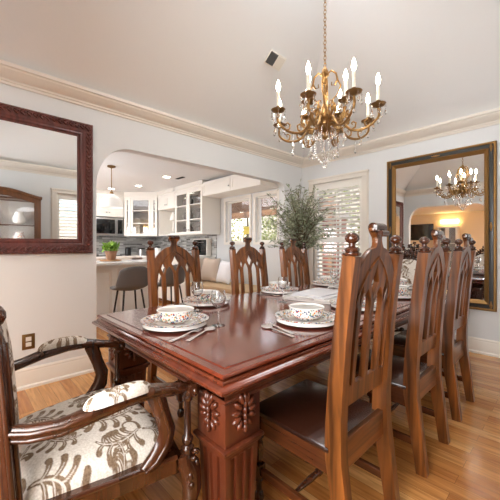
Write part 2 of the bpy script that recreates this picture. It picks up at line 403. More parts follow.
# ------------------------------------------------------------------ windows
def casing(b, u0, u1, v0, v1, w, d):     # picture-frame casing in (u,v,w) space
    for (a, c, e, f) in ((u0 - w, v1, u1 + w, v1 + w), (u0 - w, v0 - w, u1 + w, v0), (u0 - w, v0, u0, v1), (u1, v0, u1 + w, v1)):
        b.box(a, c, 0, e, f, d, .004)
        b.box(a - (.012 if a < u0 - w / 2 else 0), c - .0, 0, e + (.012 if e > u1 + w / 2 else 0), f, d * .5)
    b.box(u0 - w - .015, v1 + w - .03, 0, u1 + w + .015, v1 + w, d + .012, .004)
def shutter(mx, u0, u1, v0, v1, mid, top=.0):
    b = B(); casing(b, u0, u1, v0, v1, .085, .028)
    w = b.obj('window_1', 'crown', mx=mx, smooth=0); struct(w)
    fr = B(); s = .045
    fr.box(u0, v0, -.05, u0 + s, v1, -.01, .003); fr.box(u1 - s, v0, -.05, u1, v1, -.01, .003)
    fr.box(u0 + s, v0, -.05, u1 - s, v0 + .08, -.01); fr.box(u0 + s, v1 - .08 - top, -.05, u1 - s, v1, -.01)
    fr.box(u0 + s, mid - .045, -.05, u1 - s, mid + .045, -.01)
    fr.obj('shutter_frame', 'trim', w, mx=mx, smooth=0)
    for (a, c) in ((v0 + .08, mid - .045), (mid + .045, v1 - .08 - top)):
        n = max(2, round((c - a) / .062)); l = B(); 
        for k in range(n):
            z = a + (k + .5) * (c - a) / n
            l.box(u0 + s, -.028, -.004, u1 - s, .028, .004, 0, Matrix.Translation((0, z, -.03)) @ Matrix.Rotation(math.radians(62), 4, 'X'))
        l.box((u0 + u1) / 2 - .006, a + .02, -.004, (u0 + u1) / 2 + .006, c - .02, .006)
        l.obj('louvers', 'trim', w, mx=mx, smooth=0)
    g = B(); g.box(u0, v0, -.105, u1, v1, -.101); g.obj('glass_pane', 'pane', w, mx=mx, smooth=0)
    m = B(); m.box((u0 + u1) / 2 - .012, v0, -.12, (u0 + u1) / 2 + .012, v1, -.09); m.box(u0, (v0 + v1) / 2 - .02, -.12, u1, (v0 + v1) / 2 + .02, -.09)
    m.obj('sash_bar', 'trim', w, mx=mx, smooth=0)
    return w
shutter(MY(YN), WB[0], WB[1], WB[2], WB[3], 1.3, .03)
MXR = Matrix(((0, 0, -1, XR), (-1, 0, 0, 0), (0, 1, 0, 0), (0, 0, 0, 1)))      # faces -x; u -> -y
shutter(MXR, -WE[1], -WE[0], WE[2], WE[3], 1.3, .03)
MYS = Matrix(((-1, 0, 0, 0), (0, 0, 1, YS), (0, 1, 0, 0), (0, 0, 0, 1)))
b = B(); casing(b, -.2, .98, .5, 2.2, .085, .028)
for q in ((-.2, .5, .98, .54), (-.2, 2.16, .98, 2.2), (-.2, .54, -.16, 2.16), (.94, .54, .98, 2.16), (.375, .54, .405, 2.16), (-.16, 1.33, .94, 1.36)): b.box(q[0], q[1], -.09, q[2], q[3], -.04)
w = b.obj('window_added', 'crown', mx=MYS, smooth=0); struct(w)  # invented window behind the camera, framing the south fill
g = B(); g.box(-.16, .54, -.07, .94, 2.16, -.066); g.obj('glass_pane', 'pane', w, mx=MYS, smooth=0)
for a, c in KW:
    b = B(); mx = MY(KN)
    for q in ((a - .045, 1.225, c + .045, 1.27), (a - .045, 2.06, c + .045, 2.12), (a - .045, 1.27, a, 2.06), (c, 1.27, c + .045, 2.06)):
        b.box(q[0], q[1], 0, q[2], q[3], .02)
    for q in ((a, 1.27, c, 1.3), (a, 2.03, c, 2.06), (a, 1.3, a + .03, 2.03), (c - .03, 1.3, c, 2.03)): b.box(q[0], q[1], -.09, q[2], q[3], -.04)
    w = b.obj('window_3', 'trim', mx=mx, smooth=0); struct(w)
    g = B(); g.box(a + .03, 1.3, -.07, c - .03, 2.03, -.066); g.obj('glass_pane', 'pane', w, mx=mx, smooth=0)

# ------------------------------------------------------------------ leaves
def leaf_cloud(b, pts, L, Wd, r=rnd, droop=0):
    for p in pts:
        d = Vector((r.gauss(0, 1), r.gauss(0, 1), r.gauss(.2 - droop, .8))); d.normalize()
        s = d.cross(Vector((r.gauss(0, 1), r.gauss(0, 1), r.gauss(0, 1)))); s.normalize()
        l = L * r.uniform(.6, 1.25); w = Wd * r.uniform(.7, 1.2); n = d.cross(s) * l * .12; p = Vector(p)
        q = [p, p + d * l * .35 + s * w, p + d * l, p + d * l * .35 - s * w]; c = p + d * l * .45 + n
        v = [b.bm.verts.new(x) for x in q]; vc = b.bm.verts.new(c)
        for i in range(4): b.bm.faces.new((v[i], v[(i + 1) % 4], vc))
# ------------------------------------------------------------------ outside (seen through the panes)
b = B(); b.box(-12, YN + .16, -.35, 3, 13, -.25); struct(b.obj('ground_outside', 'ground', smooth=0))
b = B(); b.box(.55, -3, -.35, 14, 12, -.25); struct(b.obj('ground_east', 'ground', smooth=0))
b = B(); b.box(7, -3, -.25, 7.2, 12, 2.2); tag(b.obj('garden_wall', 'stucco', smooth=0), 'pale stucco garden wall outside the east window, seen only in the carved mirror', 'wall')
def shrub(x, y, z0, z1, rad, label, n=1800, L=.12):
    t = thing('garden_tree', label, 'tree', (x, y, -.25), 0, 'garden greenery outside the windows')
    tr = B(); tr.tube([(0, 0, 0), (.05, 0, (z1 + .25) * .4), (0, .04, (z1 + .25) * .85)], [.06, .05, .02]); tr.obj('trunk', 'bark', t)
    lf = B(); pts = []
    while len(pts) < n:
        p = Vector((rnd.uniform(-1, 1), rnd.uniform(-1, 1), rnd.uniform(-1, 1)))
        if .35 < p.length < 1: pts.append((p.x * rad, p.y * rad, (z0 + z1) / 2 + .25 + p.z * (z1 - z0) / 2))
    leaf_cloud(lf, pts, L, L * .3); lf.obj('foliage', 'garden', t, smooth=0)
shrub(-8.4, 7.8, -.1, 3.7, 1.3, 'leafy tree seen through the left kitchen window')
shrub(-8.9, 10.1, -.1, 2.6, .95, 'lower shrub behind the right kitchen window', 1300)
shrub(-4.9, 7.8, .9, 3.4, 1.0, 'leafy tree filling the top of the shuttered back window', 1400)
shrub(-4.6, 10.0, .0, 1.8, 1.0, 'shrub low behind the right half of the shuttered back window', 1200)
b = B(); b.box(-11, 11.2, -.25, 2, 11.4, 3.6); tag(b.obj('garden_wall', 'stucco', smooth=0), 'pale stucco garden wall beyond the trees outside', 'wall')
t = thing('brick_chimney', 'reddish brick pillar outside the shuttered back window', 'pillar', (-3.95, 6.5, -.25))
b = B(); b.box(-.2, -.2, 0, .2, .2, 2.1); b.obj('shaft', 'brick', t, smooth=0); b = B(); b.box(-.25, -.25, 2.1, .25, .25, 2.2); b.obj('cap', 'stucco', t, smooth=0)
t = thing('pergola', 'timber pergola outside the kitchen windows', 'pergola', (-6.3, 5.35, -.25))
for sx in (-2.6, 2.6):
    b = B(); b.box(sx - .05, .55, 0, sx + .05, .65, 2.55); b.obj('post', 'timber', t, smooth=0)
b = B(); b.box(-2.8, .53, 2.25, 2.8, .67, 2.4); b.obj('beam', 'timber', t, smooth=0)
for k in range(9):
    b = B(); b.box(-2.65 + k * .62, -1.1, 2.4, -2.59 + k * .62, .9, 2.52); b.obj('rafter', 'timber', t, smooth=0)
b = B(); b.box(-4.28, KN + .075 , 1.42, -4.12, KN + .08, 1.56); tag(b.obj('yellow_notice', 'yellow', smooth=0), 'small yellow notice stuck on the left kitchen window', 'sign')

# ------------------------------------------------------------------ kitchen units
def pull(b, x, y, z, L=.09, vert=True):
    if vert: b.tube([(x, y, z), (x, y - .02, z + .01), (x, y - .02, z + L - .01), (x, y, z + L)], .004, 6)
    else: b.tube([(x, y, z), (x + .01, y - .02, z), (x + L - .01, y - .02, z), (x + L, y, z)], .004, 6, up=(0, 1, 0))
def door(parent, x0, x1, z0, z1, y, glassy=False, knob=1):
    """local front faces -y at y"""
    d = B(); s = .055
    d.box(x0, y - .02, z0, x0 + s, y, z1); d.box(x1 - s, y - .02, z0, x1, y, z1)
    d.box(x0 + s, y - .02, z0, x1 - s, y, z0 + s); d.box(x0 + s, y - .02, z1 - s, x1 - s, y, z1)
    if glassy:
        for k in (1, 2): zz = z0 + (z1 - z0) * k / 3; d.box(x0 + s, y - .016, zz - .008, x1 - s, y - .006, zz + .008)
    else: d.box(x0 + s, y - .012, z0 + s, x1 - s, y, z1 - s)
    o = d.obj('door', 'cab', parent, smooth=0)
    if glassy:
        g = B(); g.box(x0 + s, y - .012, z0 + s, x1 - s, y - .009, z1 - s); g.obj('glass_pane', 'pane', o, smooth=0)
    if knob:
        h = B(); h.ball(((x1 - .028) if knob == 1 else (x0 + .028), y - .032, z0 + .09 if z0 > 1.2 else z1 - .09), .013, 8); h.obj('knob', 'steel', o)
    return o
def unit(name, label, loc, rz, w, d, z0, z1, doors, group, crown=False, hollow=False, cat='cabinet'):
    t = thing(name, label, cat, loc, rz, group)
    b = B()
    if hollow:
        b.box(0, 0, z0, .018, d, z1); b.box(w - .018, 0, z0, w, d, z1); b.box(.018, 0, z0, w - .018, d, z0 + .018); b.box(.018, 0, z1 - .018, w - .018, d, z1)
        pass
    else: b.box(0, 0, z0, w, d, z1)
    b.obj('body', 'cab', t, smooth=0)
    if hollow:
        s = B(); s.box(.018, d - .01, z0 + .018, w - .018, d, z1 - .018); s.obj('back_board', 'interior', t, smooth=0)
        for k in (1, 2):
            zz = z0 + (z1 - z0) * k / 3; s = B(); s.box(.018, .03, zz - .008, w - .018, d - .01, zz + .008); s.obj('shelf', 'cab', t, smooth=0)
    n = len(doors); x = 0
    for i, (fw, gl) in enumerate(doors):
        ww = fw * w; door(t, x + .003, x + ww - .003, z0 + .003, z1 - .003, 0, gl, 0 if fw < .3 and n == 3 else (1 if i % 2 == 0 else 2)); x += ww
    if crown:
        c = B(); c.box(-.01, -.02, z1, w + .01, d, z1 + .05); c.box(-.03, -.045, z1 + .05, w + .03, d, KH - .0015); c.obj('cornice', 'cab', t, smooth=0)
    return t
FX = -7.25
G1 = 'white wall cabinets of the kitchen'
RW = PI / 2      # local -y -> world +x
unit('wall_cabinet', 'white wall cabinet directly above the microwave', (FX, 2.12, 0), RW, .7, .34, 1.86, 2.32, [(.5, False), (.5, False)], G1, True)
unit('wall_cabinet', 'white wall cabinet left of the microwave, partly behind the dining room wall', (FX, 1.5, 0), RW, .6, .34, 1.43, 2.32, [(.5, False), (.5, False)], G1, True)
dx, dy = .56, .54
L_ = math.hypot(dx, dy)
t = unit('corner_cabinet', 'white diagonal corner cabinet with a glass door between two slim glass lights', (FX + .005, 2.845, 0), math.atan2(dy, dx), L_, .3, 1.43, 2.32, [(.19, True), (.62, True), (.19, True)], G1, True, True)
unit('wall_cabinet', 'short white wall cabinet above the open niche', (-6.66, 3.4, 0), 0, .77, .41, 2.02, 2.32, [(.5, False), (.5, False)], G1, True)
t = unit('open_shelf', 'white open niche beneath the short wall cabinet', (-6.66, 3.4, 0), 0, .77, .41, 1.43, 2.015, [], G1, cat='shelf')
bpy.data.objects.remove(t.children[0])
b = B(); b.box(0, 0, 1.43, .03, .34, 2.015); b.box(.74, 0, 1.43, .77, .34, 2.015); b.box(.03, 0, 1.43, .74, .34, 1.46); b.box(.03, .4, 1.46, .74, .41, 2.015); b.obj('carcass', 'cab', t, smooth=0)
unit('wall_cabinet', 'white double glass-door wall cabinet beside the side panel near the windows', (-5.88, 3.4, 0), 0, 1.0, .41, 1.43, 2.32, [(.5, True), (.5, True)], G1, True, True)
for i, (x0, x1, l) in enumerate(((-4.87, -4.06, 'long low white cabinet above the left kitchen window'), (-4.055, -3.33, 'long low white cabinet above the right kitchen window'))):
    unit('bridge_cabinet', l, (x0, 3.4, 0), 0, x1 - x0, .41, 2.14, 2.40, [(1, False)], 'low cabinets above the windows', False)
# things in the glass cabinets and niche
def jar(x, y, z, h, r, label, m, grp):
    b = B(); b.lathe([(r * .7, 0), (r, h * .2), (r, h * .6), (r * .55, h * .85), (r * .6, h)], (0, 0, 0), 12); o = b.obj('jar', m); o.location = (x, y, z); tag(o, label, 'jar', grp)
for (x, z, l) in ((-5.64, 1.45, 'on the lowest shelf behind the left glass door'), (-5.64, 1.745, 'on the middle shelf behind the left glass door'), (-5.64, 2.04, 'on the top shelf behind the left glass door'), (-5.14, 1.45, 'on the lowest shelf behind the right glass door'), (-5.14, 1.745, 'on the middle shelf behind the right glass door'), (-5.14, 2.04, 'on the top shelf behind the right glass door')):
    jar(x, 3.56, z + .002, .2, .11, 'dark grey crock ' + l, mat('crock', (104, 96, 92), .5) if 'crock' not in bpy.data.materials else bpy.data.materials['crock'], 'crocks in the double glass cabinet')
# base units and counters
b = B(); b.box(KX + .013, .0, .935, -6.93, KN - .013, .975, .004); b.box(-6.93, 3.1, .935, -5.05, KN - .013, .975, .004)
tag(b.obj('countertop', 'counter', smooth=0), 'white quartz countertop running under the backsplash', 'countertop')
for i, y in enumerate((.1, .8, 1.5, 2.2)):
    unit('base_cabinet', 'white base cabinet %s along the far kitchen wall' % ('nearest the south corner', 'second from the south corner', 'left of the range side', 'beneath the microwave')[i], (-6.97, y, 0), RW, .69, .62, .1, .93, [(.5, False), (.5, False)], 'white base cabinets')
for i, x in enumerate((-6.9, -6.28, -5.66)):
    unit('base_cabinet', 'white base cabinet under %s' % ('the diagonal corner cabinet', 'the open niche', 'the glass-door cabinets')[i], (x, 3.14, 0), 0, .6, .6, .1, .93, [(.5, False), (.5, False)], 'white base cabinets')
b = B(); b.box(-7.5, 1.6, .9765, -7.0, 2.7, .99); tag(b.obj('cooktop', 'darkcounter', smooth=0), 'black glass cooktop on the counter under the microwave', 'cooktop')
# microwave
t = thing('microwave', 'stainless steel microwave mounted under white wall cabinets', 'microwave', (FX, 2.13, 1.44), RW)
b = B(); b.box(0, 0, 0, .69, .34, .4, .006); b.obj('body', 'steel', t)
b = B(); b.box(.03, -.012, .04, .5, -.001, .36, .004); b.obj('door', 'glassB', t)
b = B(); b.box(.56, -.012, .04, .67, -.001, .36, .004); b.obj('control_panel', 'glassB', t)
b = B(); b.tube([(.53, -.002, .05), (.53, -.04, .07), (.53, -.04, .33), (.53, -.002, .35)], .01, 8); b.obj('handle', 'steel', t)
# small black oven with white surround
t = thing('toaster_oven', 'small dark-fronted countertop oven in a white surround by the bench', 'oven', (-5.66, 3.69, .985))
b = B(); b.box(0, 0, 0, .5, .11, .37, .006); b.obj('body', 'cab', t); b = B(); b.box(.025, -.008, .025, .475, -.0005, .345, .004); b.obj('door', 'glassB', t)
b = B(); b.tube([(.06, -.009, .29), (.06, -.03, .29), (.4, -.03, .29), (.4, -.009, .29)], .006, 6, up=(0, 1, 0)); b.obj('handle', 'steel', t)
# counter clutter
def canister(x, y, w, h, label, m):
    t = thing('canister', label, 'canister', (x, y, .976)); b = B(); b.lathe([(w, 0), (w, h * .8), (w * .95, h * .82)], seg=14); b.obj('body', m, t)
    b = B(); b.lathe([(w * .9, h * .82), (w, h * .86), (w * .9, h * .95), (.01, h)], seg=14); b.obj('lid', 'black', t)
canister(-7.3, 2.95, .07, .2, 'black canister on the counter under the diagonal cabinet', 'black')
canister(-7.12, 3.2, .08, .18, 'steel canister on the counter right of the black canister', 'steel')
canister(-6.8, 3.45, .07, .22, 'pale canister in the counter corner', 'porc')
canister(-6.3, 3.45, .08, .2, 'dark canister under the open niche', 'black')
canister(-5.85, 3.4, .08, .24, 'green glass canister beside the countertop oven', mat('green_glaze', (60, 110, 90), .2))
b = B(); b.lathe([(.09, 0), (.1, .03), (.02, .05), (.02, .3), (.09, .32), (.06, .42), (.02, .5)], seg=14)
o = b.obj('figurine', 'porc'); o.location = (-6.25, 3.55, 1.462); tag(o, 'white pedestal figurine standing in the open niche', 'figurine')
# bench + pillows
t = thing('window_bench', 'white built-in bench with tan seat cushion under the kitchen windows', 'bench', (-4.98, 3.15, 0))
b = B(); b.box(0, 0, 0, 1.6, .66, .44); b.obj('base', 'cab', t, smooth=0)
b = B(); b.box(0, -.01, .441, 1.6, .65, .52, .02); b.obj('cushion', 'bench', t)
def pillow(x, y, rz, m, label, s=.46):
    b = B(); n = 12
    for sg in (1, -1):
        b.sheet([[(u * s / 2 * (1 - .08 * (1 - v * v)), sg * .085 * ((1 - u ** 4) * (1 - v ** 4)) ** .6, v * s / 2 * (1 - .08 * (1 - u * u))) for u in [-1 + 2 * i / n for i in range(n + 1)]] for v in [-1 + 2 * j / n for j in range(n + 1)]])
    o = b.obj('pillow', m, smooth=80); o.location = (x, y, .522 + s / 2 * 1.0); o.rotation_euler = (math.radians(-16), 0, rz); tag(o, label, 'pillow', 'pillows on the window bench')
pillow(-4.80, 3.5, .1, 'pillow', 'beige square pillow at the left end of the window bench')
pillow(-4.36, 3.52, -.1, 'linen', 'cream square pillow right of the beige one on the bench', .42)
# island
t = thing('kitchen_island', 'cream kitchen island with a white counter behind the grey stools', 'island', (0, 0, 0))
b = B(); b.box(-5.42, .25, 0, -4.9, 2.5, .91); b.obj('body', 'cab', t, smooth=0)
b = B(); b.box(-5.48, .2, .911, -4.72, 2.56, .953, .006); b.obj('countertop', 'counter', t)
for y0, y1 in ((.35, 1.0), (1.08, 1.73), (1.81, 2.44)):
    b = B()
    for q in ((y0, .14, y1, .18), (y0, .8, y1, .84), (y0, .18, y0 + .04, .8), (y1 - .04, .18, y1, .8)): b.box(-4.9, q[0], q[1], -4.885, q[2], q[3])
    b.obj('panel', 'crown', t, smooth=0)
# plant on tray
b = B(); b.lathe([(.13, 0), (.16, .008), (.165, .025), (.155, .025), (.15, .012)], seg=24); o = b.obj('wooden_tray', wood('tray_wood', (150, 104, 66), (196, 150, 104), 'X', .5)); o.location = (-5.22, 1.83, .9535); tag(o, 'round wooden tray under the potted herb', 'tray')
t = thing('potted_herb', 'leafy bright green herb in a clay pot on the kitchen island', 'plant', (-5.22, 1.83, .979), 0)
b = B(); b.lathe([(.065, -.012), (.09, .12), (.098, .125), (.098, .14), (.085, .14), (.08, .12)], seg=20); b.obj('pot', 'terra', t)
b = B(); b.lathe([(.01, .115), (.082, .118), (.01, .122)], seg=16); b.obj('soil', 'soil', t)
b = B(); pts = []
for k in range(230):
    a = rnd.uniform(0, 2 * PI); r = rnd.uniform(0, .13) ; pts.append((r * math.cos(a), r * math.sin(a), .15 + rnd.uniform(0, .13) * (1 - r * 2.5)))
leaf_cloud(b, pts, .07, .022); b.obj('foliage', 'herb', t, smooth=0)
# stools
def stool():
    t = thing('bar_stool', 'grey upholstered shell bar stool beside the left edge of the dining room opening', 'stool', (-4.3, 1.76, 0), 0, 'grey bar stools at the island')
    b = B(); rows = []     # shell: back is toward +x (dining room), seat opens to -x
    for i in range(13):
        v = i / 12; row = []
        for j in range(17):
            u = -1 + 2 * j / 16
            if v < .45: s = v / .45; x = -.2 + .36 * s; z = .62 - .02 * math.sin(s * PI) + .05 * u * u * s
            else: s = (v - .45) / .55; x = .16 + .07 * s + .03 * math.sin(s * PI / 2); z = .63 + .3 * s - .05 * abs(u) ** 3 * s
            w = .21 * (1 + .05 * math.sin(v * PI)) * (1 - .22 * max(0, v - .6))
            row.append((x - .11 * u * u * (0 if v < .3 else min(1, (v - .3) / .25)), u * w, z))
        rows.append(row)
    b.sheet(rows); o = b.obj('seat', 'grey', t, smooth=60)
    m = o.modifiers.new('s', 'SOLIDIFY'); m.thickness = .045; m.offset = 0
    m = o.modifiers.new('b', 'SUBSURF'); m.levels = 1; m.render_levels = 1
    for sx in (-1, 1):
        for sy in (-1, 1):
            l = B(); l.tube([(sx * .11, sy * .12, .6), (sx * .19, sy * .19, 0)], [.014, .01], 8); l.obj('leg', 'black', t)
    f = B(); pts = [(sx * .165, sy * .172, .2) for sx, sy in ((-1, -1), (1, -1), (1, 1), (-1, 1))]
    for i in range(4): f.tube([pts[i], pts[(i + 1) % 4]], .007, 6)
    f.obj('footrest', 'black', t); return t
st = stool()
dup(st, (-4.3, 2.36, 0), .1, 'grey bar stool behind the first far-side dining chair')
# pendant over island
t = thing('pendant_lamp', 'white dome pendant lamp with brass stem over the kitchen island', 'lamp', (-5.0, 1.76, KH))
b = B(); b.lathe([(.001, -.001), (.06, -.001), (.06, -.02), (.03, -.03), (.012, -.035)], seg=20); b.obj('canopy', 'brassD', t)
b = B(); b.tube([(0, 0, -.03), (0, 0, -.42)], .006, 8); b.obj('stem', 'brassD', t)
b = B(); b.lathe([(.02, -.41), (.022, -.4), (.03, -.43), (.04, -.45)], seg=16); b.obj('collar', 'brass', t)
b = B(); b.lathe([(.035, -.44), (.06, -.455), (.11, -.49), (.145, -.54), (.16, -.61), (.168, -.65), (.163, -.65), (.15, -.6), (.13, -.54), (.09, -.49), (.03, -.46)], seg=32, closed=True); b.obj('lamp_shade', 'shadeglow', t)
# downlights & vents
def downlight(x, y, label):
    t = thing('downlight', label, 'light', (x, y, KH - .001), 0, 'recessed kitchen downlights')
    b = B(); b.lathe([(.085, 0), (.085, -.008), (.065, -.01), (.06, -.002)], seg=24); b.obj('ring', 'trim', t)
    b = B(); b.lathe([(.001, -.003), (.058, -.003), (.058, -.006), (.001, -.006)], seg=24); b.obj('lens', 'can', t)
for x, y, l in ((-6.24, 2.74, 'recessed downlight in front of the diagonal corner cabinet'), (-5.08, 2.75, 'recessed downlight nearest the black ceiling slot, in mid kitchen'), (-6.97, 2.45, 'recessed downlight partly behind the pendant, nearest the microwave'), (-3.95, 2.7, 'recessed downlight closest to the dining room opening')): downlight(x, y, l)
b = B(); b.box(-.12, -.03, -.008, .12, .03, 0, .002); 
for k in range(3): b.box(-.11, -.02 + k * .015, -.011, .11, -.014 + k * .015, -.008)
o = b.obj('ceiling_slot', 'frameB'); o.location = (-5.0, 2.98, KH - .001); tag(o, 'small dark slot vent in the kitchen ceiling', 'vent')

# ------------------------------------------------------------------ mirrors
def frame_rings(b, mx, u0, v0, u1, v1, prof):
    """prof: (inset, depth) from the outer edge inwards"""
    rings = []
    for (i, d) in prof:
        rings.append([mx @ Vector(p) for p in ((u0 + i, v0 + i, d), (u1 - i, v0 + i, d), (u1 - i, v1 - i, d), (u0 + i, v1 - i, d))])
    vs = [[b.bm.verts.new(p) for p in r] for r in rings]
    for k in range(len(vs)):
        a, c = vs[k], vs[(k + 1) % len(vs)]
        for j in range(4): b.bm.faces.new((a[j], a[(j + 1) % 4], c[(j + 1) % 4], c[j]))
t = thing('wall_mirror', 'wall mirror in a deep red-brown carved frame left of the kitchen opening', 'mirror', (XL, .42, 1.133))
mx = Matrix(((0, 0, 1, .001), (1, 0, 0, 0), (0, 1, 0, 0), (0, 0, 0, 1)))
hw, hh = .525, 1.215
b = B(); frame_rings(b, mx, -hw, 0, hw, hh, [(0, 0), (0, .03), (.012, .042), (.03, .04), (.05, .032), (.075, .03), (.09, .022), (.1, .026), (.108, .026), (.115, .016), (.13, .012), (.13, 0)])
def carve(b, u0, v0, u1, v1):    # leaf lobes repeated along the band
    L = math.hypot(u1 - u0, v1 - v0); n = int(L / .043); du, dv = (u1 - u0) / L, (v1 - v0) / L
    for k in range(n):
        s = (k + .5) * L / n; u, v = u0 + du * s, v0 + dv * s
        a = math.atan2(dv, du)
        for sd in (-1, 1):
            m3 = Matrix.Rotation(a + sd * .65, 4, 'Z')
            p = Vector((u - dv * sd * .014, v + du * sd * .014, .038))
            b.ball(mx @ p, .022, 8, (1, .4, .75), mx.to_3x3().to_4x4() @ m3)
        b.ball(mx @ Vector((u + du * .02, v + dv * .02, .043)), .008, 6)
cb = B(); i = .033
carve(cb, -hw + i, i, hw - i, i); carve(cb, -hw + i, hh - i, hw - i, hh - i); carve(cb, -hw + i, i + .03, -hw + i, hh - i); carve(cb, hw - i, i + .03, hw - i, hh - i)
b.obj('frame', 'frameR', t, smooth=25); cb.obj('carving', 'frameR', t, smooth=60)
b = B(); b.box(.004, -hw + .125, .125, .008, hw - .125, hh - .125); b.obj('mirror_glass', 'mirror', t, smooth=0)
t = thing('wall_mirror', 'tall wall mirror in a gold and black frame on the back wall', 'mirror', (-1.18, YN, .49))
hw, hh = .585, 1.845; mx = MY(-.001)
b = B(); frame_rings(b, mx, -hw, 0, hw, hh, [(0, 0), (0, .035), (.008, .045), (.02, .045), (.026, .036), (.028, .0)]); b.obj('outer_rim', 'gold', t, smooth=25)
b = B(); frame_rings(b, mx, -hw, 0, hw, hh, [(.026, 0), (.026, .034), (.045, .038), (.066, .032), (.068, 0)]); b.obj('black_band', 'frameB', t, smooth=40)
b = B(); frame_rings(b, mx, -hw, 0, hw, hh, [(.066, 0), (.066, .034), (.074, .04), (.084, .034), (.098, .026), (.108, .02), (.112, .012), (.112, 0)]); b.obj('inner_rim', 'gold', t, smooth=25)
b = B()
for (u, v, hz) in [(su * (hw - .047), vv, 0) for su in (-1, 1) for vv in (.06, hh / 2, hh - .06)] + [(0, .047, 1), (0, hh - .047, 1)]:
    for k in range(-3, 4):
        p = (u + (k * .014 if hz else 0), v + (0 if hz else k * .014), .038); b.ball(mx @ Vector(p), .016 - abs(k) * .003, 8, (1, .5, 1))
b.obj('ornament', 'gold', t, smooth=60)
b = B(); b.box(-hw + .108, -.011, .108, hw - .108, -.007, hh - .108); b.obj('mirror_glass', 'mirror', t, smooth=0)
# outlet
t = thing('wall_outlet', 'power outlet with a dark bronze plate low on the left wall', 'outlet', (XL, .445, .39))
b = B(); b.box(0.0005, -.045, -.065, .006, .045, .065, .002); b.obj('plate', 'brassD', t)
b = B(); b.box(.006, -.02, -.04, .009, .02, -.005, .001); b.box(.006, -.02, .005, .009, .02, .04, .001); b.obj('socket', 'crown', t)
# ceiling vent on the left slope
nrm = Vector((sl, 0, -1)).normalized()
P = lambda x, y: Vector((x, y, ze + (x - XL) * sl))
c0 = Vector((-2.37, 2.64, ze + (3.2 - 2.37) * sl)); R3 = Matrix((Vector((0, 1, 0)), nrm.cross(Vector((0, 1, 0))), nrm)).transposed().to_4x4()
t = thing('ceiling_vent', 'white ceiling register with a dark grille half on the sloped ceiling', 'vent', c0 + nrm * .002); t.rotation_euler = R3.to_euler(); t.scale = (.8, .8, 1)
b = B(); b.box(-.16, -.095, 0, .16, .095, .012, .003); b.obj('plate', 'trim', t)
b = B(); b.box(-.15, -.08, .0125, -.005, .08, .016)
for k in range(6): b.box(-.145 + k * .024, -.075, .016, -.137 + k * .024, .075, .02)
b.obj('grille', mat('vent_grey', (92, 92, 92), .5), t)
b = B()
for k in range(6): b.box(.012 + k * .023, -.075, .0125, .024 + k * .023, .075, .017)
b.obj('slats', 'trim', t)

# ------------------------------------------------------------------ dining table
TX0, TX1, TY0, TY1 = -2.085, -.812, .645, 3.5; TZ = .77
cx, cy = (TX0 + TX1) / 2, (TY0 + TY1) / 2
T = thing('dining_table', 'long glossy mahogany dining table with stepped moulded edge and carved legs', 'table', (cx, cy, 0))
hx, hy = (TX1 - TX0) / 2, (TY1 - TY0) / 2
def band(prof, extra=None):
    b = B(); rings = []
    for o, z in prof: rings.append([(-hx - o, -hy - o, z), (hx + o, -hy - o, z), (hx + o, hy + o, z), (-hx - o, hy + o, z)])
    vs = [[b.bm.verts.new(p) for p in r] for r in rings]
    for k in range(len(vs) - 1):
        for j in range(4): b.bm.faces.new((vs[k][j], vs[k][(j + 1) % 4], vs[k + 1][(j + 1) % 4], vs[k + 1][j]))
    b.bm.faces.new(vs[0]); b.bm.faces.new(vs[-1]); return b
band([(-.045, TZ), (-.045, TZ - .002), (-.042, TZ - .004), (-.006, TZ - .004), (-.001, TZ - .007), (0, TZ - .010), (0, TZ - .016), (-.016, TZ - .018), (-.016, TZ - .024), (-.3, TZ - .024)]).obj('tabletop', 'tabTop', T, smooth=20)
def oval(o0, z, r, n=6): return [(o0 + r * math.sin(PI * k / n), z - r * (1 - math.cos(PI * k / n))) for k in range(n + 1)]
band([(-.3, TZ - .0245), (-.014, TZ - .0245), (-.004, TZ - .027), (.001, TZ - .033), (.001, TZ - .038), (.012, TZ - .043)] + oval(.014, TZ - .045, .0095) + [(.004, TZ - .066), (-.02, TZ - .068), (-.3, TZ - .068)]).obj('edge_moulding', 'tabEdge', T, smooth=35)
band([(-.3, TZ - .069), (-.035, TZ - .069), (-.035, TZ - .08), (-.045, TZ - .085)] + oval(-.045, TZ - .085, .010) + [(-.052, TZ - .108), (-.052, TZ - .125)] + oval(-.052, TZ - .125, .008) + [(-.06, TZ - .145), (-.3, TZ - .145)]).obj('apron', 'tabZ', T, smooth=35)
def rosette(b, mx):      # carved acanthus leaf, in the local xy-plane, rising to +z
    for s in (-1, 1):
        for k, (x, y, a, l) in enumerate(((.012, .046, 1.25, .026), (.026, .03, .7, .026), (.034, .008, .2, .026), (.032, -.014, -.35, .024), (.02, -.034, -.9, .02))):
            m = mx @ Matrix.Translation((s * x, y, .004)) @ Matrix.Rotation(a if s > 0 else PI - a, 4, 'Z') @ Matrix.Diagonal((1, .48, .55, 1))
            b.ball((0, 0, 0), l * .8, 8, (1, 1, 1), m) if False else b_ball(b, m, l * .82)
    for y, r in ((.05, .014), (.03, .013), (.01, .013), (-.01, .012), (-.03, .012), (-.048, .014)):
        b_ball(b, mx @ Matrix.Translation((0, y, .008)) @ Matrix.Diagonal((.6, 1.15, .7, 1)), r)
def b_ball(b, m, r, seg=8):
    x = bmesh.ops.create_uvsphere(b.bm, u_segments=seg, v_segments=6, radius=r)['verts']; bmesh.ops.transform(b.bm, matrix=m, verts=x)
